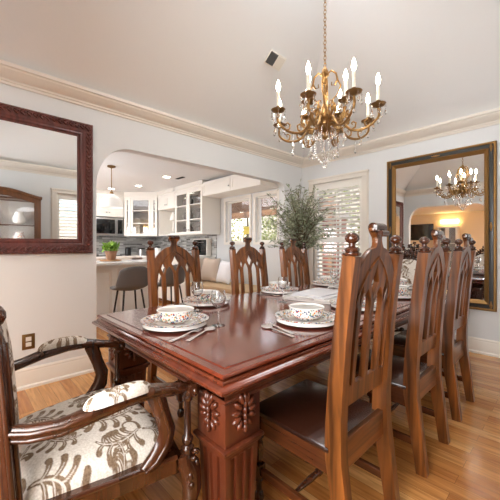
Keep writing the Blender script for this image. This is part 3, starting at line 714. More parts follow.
def table_leg(px, py):
    w = .088
    L = B()
    zt_ = TZ - .0695
    L.box(px - w, py - w, .47, px + w, py + w, zt_, .003)
    L.box(px - w - .014, py - w - .014, .452, px + w + .014, py + w + .014, .468, .006); L.box(px - w - .005, py - w - .005, .438, px + w + .005, py + w + .005, .452, .004)
    o = L.obj('leg', 'tabZ', T, smooth=35)
    # fluted tapering shaft: square section with three grooves a side
    b = B(); rings = []
    for z, s in ((.438, .084), (.42, .082), (.41, .082), (.12, .07), (.1, .07), (.085, .07)):
        fl = .010 if .1 <= z <= .41 else 0; ring = []
        if z in (.41, .1): fl = .010
        for side in range(4):
            a = side * PI / 2; ca, sa = math.cos(a), math.sin(a)
            for u, g in ((-1, 0), (-.7, 0), (-.66, 1), (-.4, 1), (-.36, 0), (-.19, 0), (-.15, 1), (.15, 1), (.19, 0), (.36, 0), (.4, 1), (.66, 1), (.7, 0)):
                x, y = u * s, -s + g * fl
                ring.append((px + x * ca - y * sa, py + x * sa + y * ca, z))
        rings.append(ring)
    b.grid(rings); b.obj('fluted_shaft', 'tabZ', o, smooth=20)
    b = B(); b.box(px - .082, py - .082, 0, px + .082, py + .082, .06, .008); b.box(px - .076, py - .076, .06, px + .076, py + .076, .086, .006); b.obj('foot', 'tabZ', o)
    b = B()
    for side in range(4):
        m = Matrix.Translation((px, py, .575)) @ Matrix.Rotation(side * PI / 2, 4, 'Z') @ Matrix.Translation((0, -w, 0)) @ Matrix.Rotation(PI / 2, 4, 'X')
        rosette(b, m @ Matrix.Scale(1.15, 4))
    b.obj('rosette', 'tabZ', o, smooth=60)
ix, iy = hx - .052 - .088, hy - .052 - .088
for sx in (-1, 1):
    for sy in (-1, 1): table_leg(sx * ix, sy * iy)

# ------------------------------------------------------------------ gothic dining chairs   (local: front = +Y)
BZ = .0
def back_y(z):        # centre line of the rear posts in side view
    pts = [(0, -.262), (.2, -.236), (.42, -.205), (.6, -.208), (.9, -.235), (1.2, -.275), (1.35, -.3)]
    for (a, ya), (c, yc) in zip(pts, pts[1:]):
        if z <= c: return ya + (yc - ya) * (z - a) / (c - a)
    return pts[-1][1]
def gothic_chair(label):
    t = thing('dining_chair', label, 'chair', (0, 0, 0), 0, 'gothic carved dining chairs around the table')
    hw = .195
    for s in (-1, 1):
        b = B(); zs = [0, .1, .2, .3, .4, .46, .55, .7, .85, 1.0, 1.1, 1.165]
        b.tube([(s * hw, back_y(z), z) for z in zs], [(.026, .021), (.027, .022), (.03, .022), (.032, .023), (.034, .024), (.034, .024), (.032, .024), (.03, .023), (.028, .023), (.026, .022), (.025, .022), (.025, .022)], 4, up=(0, 1, 0), square=True)
        o = b.obj('rear_post', 'chairZ', t, smooth=20)
        b = B(); b.lathe([(.028, 0), (.032, .004), (.032, .01), (.023, .014), (.027, .021), (.024, .028), (.012, .034), (.012, .044), (.02, .05), (.026, .06), (.024, .071), (.013, .081), (.004, .084)], (s * hw, back_y(1.165), 1.165), 18); b.obj('finial', 'finial', o, smooth=50)
    # pierced back panel: in (x, z'), bent to follow the posts
    x1 = hw - .018
    def arc(cx_, z0, z1, w, n=8):  # pointed lancet, base at z0, springing at zs, apex at z1
        zs_ = z1 - w * 1.55; pts = [(cx_ - w, z0), (cx_ + w, z0), (cx_ + w, zs_)]
        for k in range(1, n): a = k / n; pts.append((cx_ + w * math.cos(a * PI / 2) ** 1.25, zs_ + (z1 - zs_) * math.sin(a * PI / 2) ** .9))
        pts.append((cx_, z1))
        for k in range(n - 1, 0, -1): a = k / n; pts.append((cx_ - w * math.cos(a * PI / 2) ** 1.25, zs_ + (z1 - zs_) * math.sin(a * PI / 2) ** .9))
        pts.append((cx_ - w, zs_)); return pts
    def cusp(p, z, d=.009):       # small cusp on both sides of the lancet at its springing
        return p
    def gothic(cx_, z0, z1, w, k=2.8, n=7):
        R_ = w * k; tm = math.acos((R_ - w) / R_); h = R_ * math.sin(tm); zs_ = z1 - h
        rt = [(R_ * math.cos(tm * q / n) - (R_ - w), zs_ + R_ * math.sin(tm * q / n)) for q in range(n + 1)]
        return [(cx_ - w, z0), (cx_ + w, z0)] + [(cx_ + x, z) for x, z in rt] + [(cx_ - x, z) for x, z in reversed(rt[:-1])]
    top = []
    N = 10
    for k in range(N + 1):      # shoulder arch up to the neck
        a = k / N; top.append((x1 - (x1 - .036) * a, 1.075 + .115 * math.sin(a * PI / 2) ** .95))
    neck = [(.025, 1.20), (.019, 1.218), (.021, 1.235), (.038, 1.252), (.045, 1.262), (.044, 1.27)]
    right = top + neck; outer = [(-x1, .585)] + [(x1, .585)] + right + [(-x, z) for x, z in reversed(right)]
    holes = [gothic(-.053, .66, 1.035, .039), gothic(.053, .66, 1.035, .039), gothic(-.14, .66, .985, .0235), gothic(.14, .66, .985, .0235)]
    kite = lambda c, z0, z1, w: [(c, z0), (c + w * .55, z0 + (z1 - z0) * .25), (c + w, z0 + (z1 - z0) * .48), (c + w * .45, z0 + (z1 - z0) * .72), (c, z1), (c - w * .45, z0 + (z1 - z0) * .72), (c - w, z0 + (z1 - z0) * .48), (c - w * .55, z0 + (z1 - z0) * .25)]
    holes += [kite(0, .975, 1.135, .036), kite(-.104, .955, 1.08, .021), kite(.104, .955, 1.08, .021)]
    o = slab('back_panel', [outer] + holes, .024, Matrix.Identity(4), 'chairZ', t, bev=.003, smooth=30)
    me = o.data
    bm = bmesh.new(); bm.from_mesh(me)
    for zc in [.62 + .05 * k for k in range(14)]:
        bmesh.ops.bisect_plane(bm, geom=bm.verts[:] + bm.edges[:] + bm.faces[:], plane_co=(0, zc, 0), plane_no=(0, 1, 0))
    for v in bm.verts:
        x, z, d = v.co; roll = 0
        if z > 1.2: roll = .25 * (z - 1.2)
        v.co = (x, back_y(z) + .012 - d + roll * .9, z)
    bmesh.ops.reverse_faces(bm, faces=bm.faces[:])
    bmesh.ops.recalc_face_normals(bm, faces=bm.faces[:]); bm.to_mesh(me); bm.free(); me.set_sharp_from_angle(angle=math.radians(30))
    # raised moulding that follows the pointed arch on both faces
    for sd in (-1, 1):
        b = B()
        for s in (-1, 1):
            w_, k_ = .166, 1.9; R_ = w_ * k_; tm = math.acos((R_ - w_) / R_); z0_ = 1.155 - R_ * math.sin(tm)
            pts = [(s * (R_ * math.cos(tm * q / 12) - (R_ - w_)), z0_ + R_ * math.sin(tm * q / 12)) for q in range(13)]
            b.tube([(x, back_y(z) + sd * .0135, z) for x, z in pts], .0045, 6)
        b.obj('tracery', 'chairZ', t, smooth=60)
    b = B(); m = .03     # scrolled handle rolled to the rear
    yb = back_y(1.28) + .012
    b.tube([(-.047, yb, 1.272), (-.044, yb, 1.272), (.044, yb, 1.272), (.047, yb, 1.272)], [.014, .02, .02, .014], 14); b.tube([(-.03, yb - .022, 1.25), (.03, yb - .022, 1.25)], .013, 12); b.obj('crest_scroll', 'finial', t, smooth=50)
    # seat
    b = B(); b.box(-hw - .03, -.19, .425, hw + .03, .235, .447, .008); b.obj('seat', 'seatW', t)
    for s in (-1, 1): b = B(); b.box(s * hw - .012, -.19, .335, s * hw + .012, .2, .4245, .003); b.obj('side_apron', 'chairY', t, smooth=0)
    b = B(); b.box(-hw + .012, .18, .345, hw - .012, .2, .4245, .003); b.obj('front_apron', 'chairX', t, smooth=0)
    b = B(); b.box(-hw + .02, -.222, .345, hw - .02, -.196, .46, .003); b.obj('rear_apron', 'chairX', t, smooth=0)
    for s in (-1, 1):
        b = B(); x = s * hw
        b.box(x - .024, .178, .33, x + .024, .224, .4245, .003)
        b.lathe([(.018, .33), (.022, .322), (.024, .31), (.014, .3), (.02, .28), (.022, .24), (.015, .19), (.013, .185)], (x, .2, 0), 14)
        b.box(x - .022, .178, .12, x + .022, .222, .186, .003)
        b.lathe([(.014, .12), (.02, .11), (.014, .1), (.013, .06), (.02, .05), (.025, .03), (.02, .008), (.012, 0)], (x, .2, 0), 14)
        b.obj('front_leg', 'finial', t, smooth=30)
        b = B(); b.box(x - .011, back_y(.15) + .01, .135, x + .011, .18, .17, .003); b.obj('side_stretcher', 'chairY', t, smooth=0)
    b = B(); L = 2 * hw - .02
    b.lathe([(.007, 0), (.011, .05), (.015, .12), (.013, .165), (.017, .172), (.017, L / 2)], (-hw + .01, 0, .152), 12, axis=(1, 0, 0))
    b.lathe([(.007, 0), (.011, .05), (.015, .12), (.013, .165), (.017, .172), (.017, L / 2)], (hw - .01, 0, .152), 12, axis=(-1, 0, 0)); b.obj('cross_stretcher', 'finial', t, smooth=50)
    return t
ch = gothic_chair('gothic carved wooden dining chair nearest the camera on the right side of the table')
near = [(-.825, 1.225, PI / 2 + .0), (-.82, 1.975, PI / 2), (-.83, 2.70, PI / 2)]
far = [(-2.115, 1.36, -PI / 2), (-2.115, 2.23, -PI / 2), (-2.115, 2.99, -PI / 2)]
ch.location = (near[0][0], near[0][1], 0); ch.rotation_euler.z = near[0][2]
dup(ch, (near[1][0], near[1][1], 0), near[1][2], 'gothic carved dining chair in the middle of the right-hand row, backs towards the camera')
dup(ch, (near[2][0], near[2][1], 0), near[2][2], 'gothic carved dining chair furthest along the right-hand row, before the tall mirror')
for (x, y, rz), l in zip(far, ('gothic carved dining chair across the table in front of the kitchen island', 'gothic carved dining chair across the table in front of the window bench', 'gothic carved dining chair across the table in front of the olive tree')):
    c = dup(ch, (x, y, 0), rz, l); c.scale = (1.1, 1, 1)

# ------------------------------------------------------------------ upholstered armchairs (local front = +Y)
_T = None
def floral(U, V):
    """acanthus sprays repeated over the cloth; U, V in metres -> 0 ground, 1 leaf, .2 vein"""
    global _T
    P_ = .36; N = 720
    if _T is None:
        _T = np.zeros((N, N))
        def stamp(cx_, cy_, r, val=1., el=1., ang=0.):      # cx.. in metres, wraps round the tile
            m = int(r / P_ * N) + 2; i0, j0 = int(cx_ / P_ * N), int(cy_ / P_ * N)
            ii = np.arange(-m, m + 1); I, J = np.meshgrid(ii, ii)
            a = (I * math.cos(ang) + J * math.sin(ang)) / (r / P_ * N); c = (-I * math.sin(ang) + J * math.cos(ang)) / (r * el / P_ * N)
            w = a * a + c * c < 1; _T[(j0 + J[w]) % N, (i0 + I[w]) % N] = val
        def leaf(x, y, ang, L, curl, W):                   # one lobed acanthus leaf: stem with round-tipped lobes both sides
            n = 60; st = []
            for k in range(n + 1):
                s = k / n; st.append((x, y, ang, s)); x += math.cos(ang) * L / n; y += math.sin(ang) * L / n; ang += curl / n * (.4 + 1.2 * s)
            lobes = 5
            for q in range(lobes):
                s = .16 + .8 * q / lobes; px, py, pa, _ = st[int(s * n)]
                for sd in (-1, 1):
                    l = W * math.sin(PI * (.2 + .75 * s)) ; a = pa + sd * .55; lx, ly = px, py
                    for k in range(22):
                        f = k / 21; stamp(lx, ly, W * (.06 + .10 * f)); lx += math.cos(a) * l / 21; ly += math.sin(a) * l / 21; a += sd * 1.5 / 21
            for px, py, pa, s in st: stamp(px, py, W * (.06 + .09 * math.sin(PI * s)))
            for q in range(lobes):
                s = .16 + .8 * q / lobes; px, py, pa, _ = st[int(s * n)]
                for sd in (-1, 1):
                    l = W * math.sin(PI * (.2 + .75 * s)) * .72; a = pa + sd * .55; lx, ly = px, py
                    for k in range(30):
                        stamp(lx, ly, W * .022, .15); lx += math.cos(a) * l / 30; ly += math.sin(a) * l / 30; a += sd * 1.0 / 30
            for px, py, pa, s in st[3:-2]: stamp(px, py, W * .035, .1)
        def tendril(x, y, ang, L, curl, w):
            for k in range(90):
                s = k / 89; stamp(x, y, w * (1.1 - .6 * s)); x += math.cos(ang) * L / 90; y += math.sin(ang) * L / 90; ang += curl / 90 * (.3 + 1.5 * s)
        leaf(.04, .02, .9, .23, 1.6, .078); leaf(.21, .19, -1.0, .17, -1.7, .064); leaf(.22, .20, 1.35, .19, -1.6, .07); leaf(.03, .27, .1, .16, 1.8, .056)
        leaf(.34, .06, 2.2, .12, 1.5, .04)
        tendril(.04, .03, 2.6, .13, -4.5, .006); tendril(.21, .19, 2.9, .12, 4.2, .006); tendril(.04, .03, -.6, .12, 4.0, .005)
        t2 = _T.copy()
        for di in (-1, 0, 1):
            for dj in (-1, 0, 1): t2 += np.roll(np.roll(_T, di, 0), dj, 1)
        _T = t2 / 10
    return _T[(np.mod(V / P_, 1) * N).astype(int) % N, (np.mod(U / P_, 1) * N).astype(int) % N]
def paint(o, fu):
    me = o.data; n = len(me.vertices); co = np.empty(n * 3, 'f'); me.vertices.foreach_get('co', co); co = co.reshape(-1, 3)
    f = floral(*fu(co)); a = me.color_attributes.new('pattern', 'FLOAT_COLOR', 'POINT'); c = np.ones((n, 4), 'f'); c[:, :3] = f[:, None]; a.data.foreach_set('color', c.ravel())
def armchair(label):
    t = thing('armchair', label, 'chair', (0, 0, 0), 0, 'upholstered carved armchairs at the table ends')
    # seat cushion: u across, v depth; trapezoid plan
    nu, nv = 230, 210
    def half(y): return .245 + .085 * (y + .2) / .48
    b = B(); rows = []
    for j in range(nv + 1):
        v = -1 + 2 * j / nv; row = []
        for i in range(nu + 1):
            u = -1 + 2 * i / nu
            y = .045 + v * .235; x = u * half(y) * (1 - .05 * max(0, v) * abs(u) ** 3)
            e = max(0, 1 - abs(u) ** 5) * max(0, 1 - abs(v) ** 5); z = .425 + .085 * e ** .45 + .012 * (1 - u * u) * (1 - v * v)
            y2 = y - .01 * math.copysign(1, v) * (1 - e) ** 2
            row.append((x, y2 + .035 * (1 - u * u) * max(0, v), z))
        rows.append(row)
    b.sheet(rows); o = b.obj('seat_cushion', 'floral', t, smooth=80); paint(o, lambda c: (c[:, 0], c[:, 1] + (c[:, 2] - .5) * .6 * 0))
    # seat rail
    b = B()
    b.tube([(-.25, -.2, .40), (-.335, .27, .40)], (.032, .018), 4, square=True); b.tube([(.25, -.2, .40), (.335, .27, .40)], (.032, .018), 4, square=True)
    b.tube([(-.25, -.2, .40), (.25, -.2, .40)], (.032, .018), 4, square=True)
    b.tube([(-.335 + .67 * k / 12, .28 + .035 * math.sin(PI * k / 12), .395 - .012 * math.cos(4 * PI * k / 12)) for k in range(13)], (.035, .018), 4, square=True)
    for s in (-1, 1): b.tube([(s * .272, -.19, .425), (s * .352, .27, .425)], .009, 8)
    b.obj('seat_rail', 'armW', t, smooth=40)
    b = B()
    for k in (-2, -1, 0, 1, 2):
        b_ball(b, Matrix.Translation((k * .035, .335 - abs(k) * .004, .395)) @ Matrix.Rotation(k * .35, 4, 'Y') @ Matrix.Diagonal((.55, .5, 1.3, 1)), .024)
    b.obj('rail_carving', 'armW', t, smooth=60)
    # rear posts + legs
    def py_(z): return -.205 - max(0, z - .45) * .075
    for s in (-1, 1):
        b = B(); zs = [.33, .42, .5, .6, .7, .8, .88, .93, .96, .975]
        rr = [.02, .021, .02, .018, .019, .021, .024, .024, .017, .011]
        b.tube([(s * (.262 + .012 * math.sin((z - .4) * 6)), py_(z), z) for z in zs], [(r * 1.05, r) for r in rr], 14, up=(0, 1, 0))
        b.tube([(s * (.265 + .012 * math.sin((z - .4) * 6)), py_(z) + .02, z) for z in zs[1:-2]], .009, 8, up=(0, 1, 0))
        b.tube([(s * (.265 + .012 * math.sin((z - .4) * 6)) + s * .018, py_(z) + .004, z) for z in zs[1:-2]], .008, 8, up=(0, 1, 0))
        o = b.obj('back_post', 'armW', t, smooth=60)
        b = B(); b.lathe([(.012, 0), (.016, .006), (.01, .012), (.022, .02), (.029, .036), (.028, .052), (.018, .068), (.004, .074)], (s * .262, py_(.975), .965), 18); b.obj('finial', 'armW', o, smooth=60)
        b = B(); b.tube([(s * .262, -.205, .4), (s * .262, -.212, .3), (s * .26, -.24, .12), (s * .258, -.28, 0)], [.024, .024, .019, .017], 10, up=(0, 1, 0)); b.obj('rear_leg', 'armW', t, smooth=60)
        # front leg: carved knee, cabriole
        b = B(); fx, fy = s * .35, .315
        b.tube([(fx - s * .012, fy - .01, .42), (fx + s * .005, fy + .008, .36), (fx + s * .008, fy + .016, .29), (fx - s * .002, fy + .004, .2), (fx - s * .01, fy - .004, .1), (fx, fy + .006, .04), (fx + s * .004, fy + .012, 0)], [.034, .04, .036, .024, .018, .024, .026], 12, up=(0, 1, 0))
        o = b.obj('front_leg', 'armW', t, smooth=60)
        b = B()
        for k in range(16):
            a = rnd.uniform(-.6, PI * .9); z = .27 + .012 * k; r = .036
            b_ball(b, Matrix.Translation((fx + s * r * math.cos(a), fy + r * math.sin(a), z)) @ Matrix.Rotation(rnd.uniform(-1, 1), 4, 'Y') @ Matrix.Diagonal((.8, .8, 1.3, 1)), .013)
        b.obj('knee_carving', 'armW', o, smooth=60)
        # slender front column from knee to arm
        b = B(); zc = [(.021, .435), (.024, .445), (.015, .455), (.02, .465), (.022, .48), (.013, .492), (.0125, .60), (.0125, .618), (.019, .622), (.02, .634), (.014, .64), (.017, .652), (.02, .664)]
        b.lathe([(r, z - 0) for r, z in [(.025, .40)] + zc], (fx + s * .002, fy, 0), 14); b.obj('arm_column', 'armW', t, smooth=40)
        # S-shaped support
        b = B(); pts = [(s * .325, .20, .41), (s * .333, .165, .47), (s * .34, .175, .53), (s * .345, .205, .59), (s * .352, .215, .65), (s * .35, .205, .672)]
        pts = [(s * .335, .15, .425), (s * .336, .19, .445), (s * .34, .225, .49), (s * .345, .235, .54), (s * .35, .215, .60), (s * .352, .185, .69)]
        b.tube(pts, [(.02, .02), (.034, .022), (.036, .021), (.032, .02), (.028, .02), (.034, .022)], 10, up=(0, 1, 0))
        b.tube([(p[0] + s * .018, p[1], p[2]) for p in pts], .008, 8, up=(0, 1, 0)); b.obj('arm_support', 'armW', t, smooth=50)
        # arm
        arm = [(s * .27, -.22, .68), (s * .305, -.17, .676), (s * .338, -.10, .68), (s * .355, -.02, .696), (s * .36, .08, .708), (s * .358, .16, .706), (s * .352, .25, .685), (s * .350, .318, .666)]
        b = B(); b.tube(arm, [(.026, .019), (.024, .02), (.022, .022), (.023, .028), (.024, .031), (.024, .029), (.02, .021), (.019, .018)], 12)
        b.tube([(p[0] + s * .02, p[1], p[2] + .005) for p in arm[:-1]], .008, 8)
        b.tube([(p[0] + s * .012, p[1], p[2] - .016) for p in arm[:-1]], .009, 8)
        o = b.obj('arm', 'armW', t, smooth=50)
        b = B(); b.tube([(s * .335, .33, .66), (s * .378, .33, .66)], .024, 14)
        b.ball((s * .382, .33, .66), .012, 10); b.ball((s * .331, .33, .66), .012, 10)
        for k in range(5): b_ball(b, Matrix.Translation((s * .352, .19 + k * .02, .706 - k * .007)) @ Matrix.Rotation(.3, 4, 'X') @ Matrix.Diagonal((1.1 - k * .08, 1.1, .6, 1)), .02)
        b.obj('arm_scroll', 'armW', o, smooth=60)
        b = B(); rows = []; n1, n2 = 90, 40
        for i in range(n1 + 1):
            f = i / n1; y = -.045 + .215 * f; w = .034 * (1 - abs(2 * f - 1) ** 4) ** .5 + .0005
            xc = s * (.354 + .008 * math.sin(PI * f)); zc_ = .712 + .008 * math.sin(PI * f)
            rows.append([(xc + w * math.cos(PI * j / n2), y, zc_ + .035 * (1 - abs(2 * f - 1) ** 4) ** .5 * math.sin(PI * j / n2)) for j in range(n2 + 1)])
        b.sheet(rows); p = b.obj('arm_pad', 'floral', t, smooth=80); paint(p, lambda c, s=s: (c[:, 0] * 1.6 + .05 * s, c[:, 1] * 1.4 + .03))
    # back: lower rail, upholstered oval panel, crest
    b = B()
    b.tube([(-.262, py_(.52), .53), (.262, py_(.52), .53)], (.022, .014), 8)
    b.tube([(x, py_(z) - .0, z) for x, z in [(-.262 + .524 * k / 16, .93 + .12 * math.sin(PI * k / 16)) for k in range(17)]], [(.022, .014)] * 17, 8, up=(0, 1, 0))
    b.obj('back_frame', 'armW', t, smooth=50)
    rows = []; n1, n2 = 130, 130
    for sd in (1, -1):
        b = B(); rows = []
        for j in range(n1 + 1):
            v = -1 + 2 * j / n1; row = []
            for i in range(n2 + 1):
                u = -1 + 2 * i / n2; z = .735 + v * .19 + .115 * max(0, v) * (1 - u * u); e = ((1 - abs(u) ** 4) * (1 - abs(v) ** 4)) ** .5
                row.append((u * .238, py_(z) + sd * (.006 + (.045 if sd > 0 else .02) * e), z))
            rows.append(row)
        b.sheet(rows); p = b.obj('back_upholstery', 'floral', t, smooth=80); paint(p, lambda c: (c[:, 0] + .07, c[:, 2] - .6))
    b = B()
    for k in range(-7, 8):
        z = .965 + .13 * math.cos(k / 7 * PI / 2) ** .8; x = k * .034
        for q in range(3):
            b_ball(b, Matrix.Translation((x + rnd.uniform(-.01, .01), py_(z), z + q * .022 * math.cos(k / 7 * PI / 2))) @ Matrix.Rotation(k * .2 + rnd.uniform(-.4, .4), 4, 'Y') @ Matrix.Diagonal((.7, .6, 1.1, 1)), .026)
    for sx in (-.06, 0, .06): b.lathe([(.014, 0), (.02, .01), (.01, .02), (.018, .034), (.004, .05)], (sx, py_(1.12), 1.15 + (.025 if sx == 0 else 0)), 12)
    b.obj('crest_carving', 'armW', t, smooth=60)
    # stretcher
    b = B(); b.tube([(-.258, -.235, .17), (0, -.02, .19), (.34, .31, .17)], .013, 8); b.tube([(.258, -.235, .17), (0, -.02, .19), (-.34, .31, .17)], .013, 8); b.ball((0, -.02, .2), .03, 12); b.obj('cross_stretcher', 'armW', t, smooth=60)
    return t
ac = armchair('patterned upholstered armchair with carved wooden arms at the near end of the table')
ac.location = (-1.362, .318, 0); ac.rotation_euler.z = math.radians(0)
dup(ac, (-1.44, 3.84, 0), PI, 'patterned upholstered armchair with carved crest at the far end before the back wall')

# ------------------------------------------------------------------ place settings
def prof_obj(name, prof, m, parent=None, seg=40, closed=False):
    b = B(); b.lathe(prof, seg=seg, closed=closed); return b.obj(name, m, parent, smooth=50)
def plate(loc, label):
    t = thing('dinner_plate', label, 'plate', loc, 0, 'painted dinner plates on the table')
    prof_obj('well', [(.001, .018), (.1, .018), (.115, .024), (.16, .03), (.165, .028), (.17, .012), (.11, .001), (.001, .001)], 'porc', t)
    prof_obj('painted_rim', [(.1, .0185), (.115, .0245), (.172, .0385), (.18, .038), (.178, .033), (.165, .0285), (.16, .0305), (.115, .0242), (.1, .0182)], 'paint', t, closed=True); return t
def bowl(loc, label):
    t = thing('soup_bowl', label, 'bowl', loc, 0, 'painted soup bowls on the plates')
    prof_obj('painted_outside', [(.05, 0), (.055, .008), (.082, .014), (.093, .03), (.098, .065), (.0985, .0655), (.0965, .0655), (.09, .032), (.07, .018), (.001, .016)], 'paint', t)
    prof_obj('white_inside', [(.099, .0655), (.1005, .07), (.097, .072), (.0955, .066), (.089, .034), (.068, .02), (.001, .018)], 'porc', t); return t
def wglass(loc, label):
    t = thing('wine_glass', label, 'glass', loc, 0, 'stemmed wine glasses on the table')
    prof_obj('foot', [(.001, 0), (.036, 0), (.036, .002), (.01, .005), (.0045, .012)], 'wine', t, 24)
    b = B(); b.lathe([(.0045, .0121), (.0035, .03), (.0035, .085), (.006, .094)], seg=12); b.obj('stem', 'wine', t, smooth=50)
    prof_obj('glass_bowl', [(.006, .0942), (.022, .102), (.036, .12), (.041, .145), (.038, .175), (.035, .19), (.0328, .19), (.0358, .175), (.0387, .145), (.0338, .121), (.021, .104), (.002, .1)], 'wine', t, 28); return t
def fork(loc, rz, label):
    t = thing('fork', label, 'fork', loc, rz, 'silver forks beside the plates')
    b = B(); b.tube([(-.1, 0, .003), (-.04, 0, .004), (.03, 0, .007), (.05, 0, .006)], [(.0015, .009), (.0014, .005), (.0014, .004), (.0014, .008)], 8); b.obj('handle', 'silver', t, smooth=60)
    b = B(); b.tube([(.048, 0, .006), (.062, 0, .003), (.072, 0, .003)], [(.0014, .008), (.0014, .013), (.0012, .013)], 8)
    for k in range(4): b.tube([(.07, -.0105 + k * .007, .003), (.1, -.0105 + k * .007, .006)], [.0016, .001], 6)
    b.obj('tines', 'silver', t, smooth=60); return t
def spoon(loc, rz, label):
    t = thing('spoon', label, 'spoon', loc, rz, 'silver spoons beside the plates')
    b = B(); b.tube([(-.1, 0, .003), (-.04, 0, .004), (.03, 0, .007), (.055, 0, .006)], [(.0015, .009), (.0014, .005), (.0014, .004), (.0014, .005)], 8); b.obj('handle', 'silver', t, smooth=60)
    b = B(); b.ball((.08, 0, .006), .03, 14, (1, .68, .17)); b.obj('spoon_bowl', 'silver', t, smooth=60); return t
TT = TZ + .0006
SET = [(-1.495, .862, 'nearest the patterned armchair at the near end'), (-1.905, 1.36, 'before the far-side chair in front of the kitchen island'), (-1.9, 2.18, 'before the far-side chair in front of the window bench'), (-1.88, 2.97, 'before the far-side chair in front of the olive tree'),
       (-1.055, 1.44, 'before the right-hand chair nearest the camera'), (-1.06, 2.02, 'before the middle right-hand chair'), (-1.06, 2.72, 'before the furthest right-hand chair'), (-1.27, 3.27, 'at the far end before the far armchair')]
P0 = B0 = None
for i, (x, y, w) in enumerate(SET):
    if P0 is None: P0 = plate((x, y, TT), 'white plate with colourful painted rim ' + w); B0 = bowl((x, y, TT + .0195), 'deep white bowl with painted outside ' + w)
    else: dup(P0, (x, y, TT), i * .7, 'white plate with colourful painted rim ' + w); dup(B0, (x, y, TT + .0195), i * .9, 'deep white bowl with painted outside ' + w)
G = [(-1.335, 1.03, SET[0][2]), (-1.74, 1.165, SET[1][2]), (-1.56, 1.83, SET[2][2]), (-1.72, 2.82, SET[3][2]), (-1.2, 2.52, SET[6][2])]
g0 = None
for x, y, w in G:
    if g0 is None: g0 = wglass((x, y, TT), 'clear wine glass ' + w)
    else: dup(g0, (x, y, TT), 0, 'clear wine glass ' + w)
f0 = fork((-1.29, .80, TT), 0, 'silver fork right of the plate nearest the near armchair'); f0.rotation_euler.z = math.atan2(.24, -.09)
s0 = spoon((-1.255, .86, TT), math.atan2(.3, -.14), 'silver spoon beside the fork nearest the near armchair')
dup(f0, (-1.06, 1.215, TT), math.atan2(.08, -.3), 'silver fork beside the plate before the right-hand chair nearest the camera')
dup(s0, (-1.03, 1.17, TT), math.atan2(.05, -.3) , 'silver spoon beside the fork before the right-hand chair nearest the camera')
dup(f0, (-1.86, 1.98, TT), .2, 'silver fork beside the plate before the window bench chair')
dup(f0, (-1.05, 2.27, TT), .15 + PI, 'silver fork beside the plate before the middle right-hand chair')
# white tray with handles in the centre
t = thing('serving_tray', 'white rectangular tray with handles and folded linen in the table centre', 'tray', (-1.49, 2.24, TT), math.radians(10))
b = B(); b.box(-.2, -.3, 0, .2, .3, .012, .004)
for q in ((-.2, -.3, -.19, .3), (.19, -.3, .2, .3), (-.19, -.3, .19, -.29), (-.19, .29, .19, .3)): b.box(q[0], q[1], .012, q[2], q[3], .03, .002)
b.obj('tray_body', 'porc', t)
for s in (-1, 1):
    b = B(); b.tube([(-.07, s * .3, .022), (-.07, s * .34, .04), (-.03, s * .35, .045), (.03, s * .35, .045), (.07, s * .34, .04), (.07, s * .3, .022)], .006, 8); b.obj('handle', 'porc', t, smooth=60)
b = B(); b.box(-.15, -.24, 0, .15, .22, .018, .006); b.box(-.14, -.22, .019, .12, .2, .032, .006)
o = b.obj('folded_napkin', 'linen'); o.location = (-1.49, 2.24, TT + .0127); o.rotation_euler.z = math.radians(5); tag(o, 'white folded linen lying on the white tray', 'napkin')

# ------------------------------------------------------------------ olive tree
t = thing('potted_olive_tree', 'tall olive tree with thin grey-green leaves in the room corner', 'plant', (-2.6, 3.40, 0))
b = B(); b.lathe([(.12, 0), (.15, .02), (.19, .3), (.2, .32), (.2, .35), (.18, .35), (.175, .32)], seg=32); b.obj('pot', 'terra', t)
b = B(); b.lathe([(.01, .30), (.178, .305), (.01, .315)], seg=24); b.obj('soil', 'soil', t)
tr = B(); lf = B(); r = random.Random(11)
tr.tube([(0, 0, .3), (.02, .01, .6), (-.02, 0, .9), (.01, .01, 1.2), (0, 0, 1.5)], [.022, .02, .018, .015, .01], 8)
pts = []
for k in range(130):
    z0 = r.uniform(1.0, 1.5); a = r.uniform(0, 2 * PI); out = r.uniform(.15, .5); z1 = min(2.06, z0 + r.uniform(.02, .62)); 
    if z1 > 1.9: out *= .55
    x1, y1 = out * math.cos(a), out * math.sin(a) * .9
    x1 = max(x1, -.46)
    pp = [Vector((0, 0, z0)), Vector((x1 * .45, y1 * .45, (z0 + z1) / 2 + .04)), Vector((x1, y1, z1))]
    tr.tube(pp, [.005, .0035, .0015], 5)
    for q in range(23):
        f = r.uniform(.3, 1.05); i0 = 0 if f < .5 else 1; g = (f - .5 * i0) * 2; p = pp[i0].lerp(pp[i0 + 1], g)
        pts.append(p + Vector((r.gauss(0, .012), r.gauss(0, .012), r.gauss(0, .012))))
leaf_cloud(lf, pts, .06, .0085, r)
tr.obj('trunk', 'bark', t, smooth=60); lf.obj('foliage', 'olive', t, smooth=0)

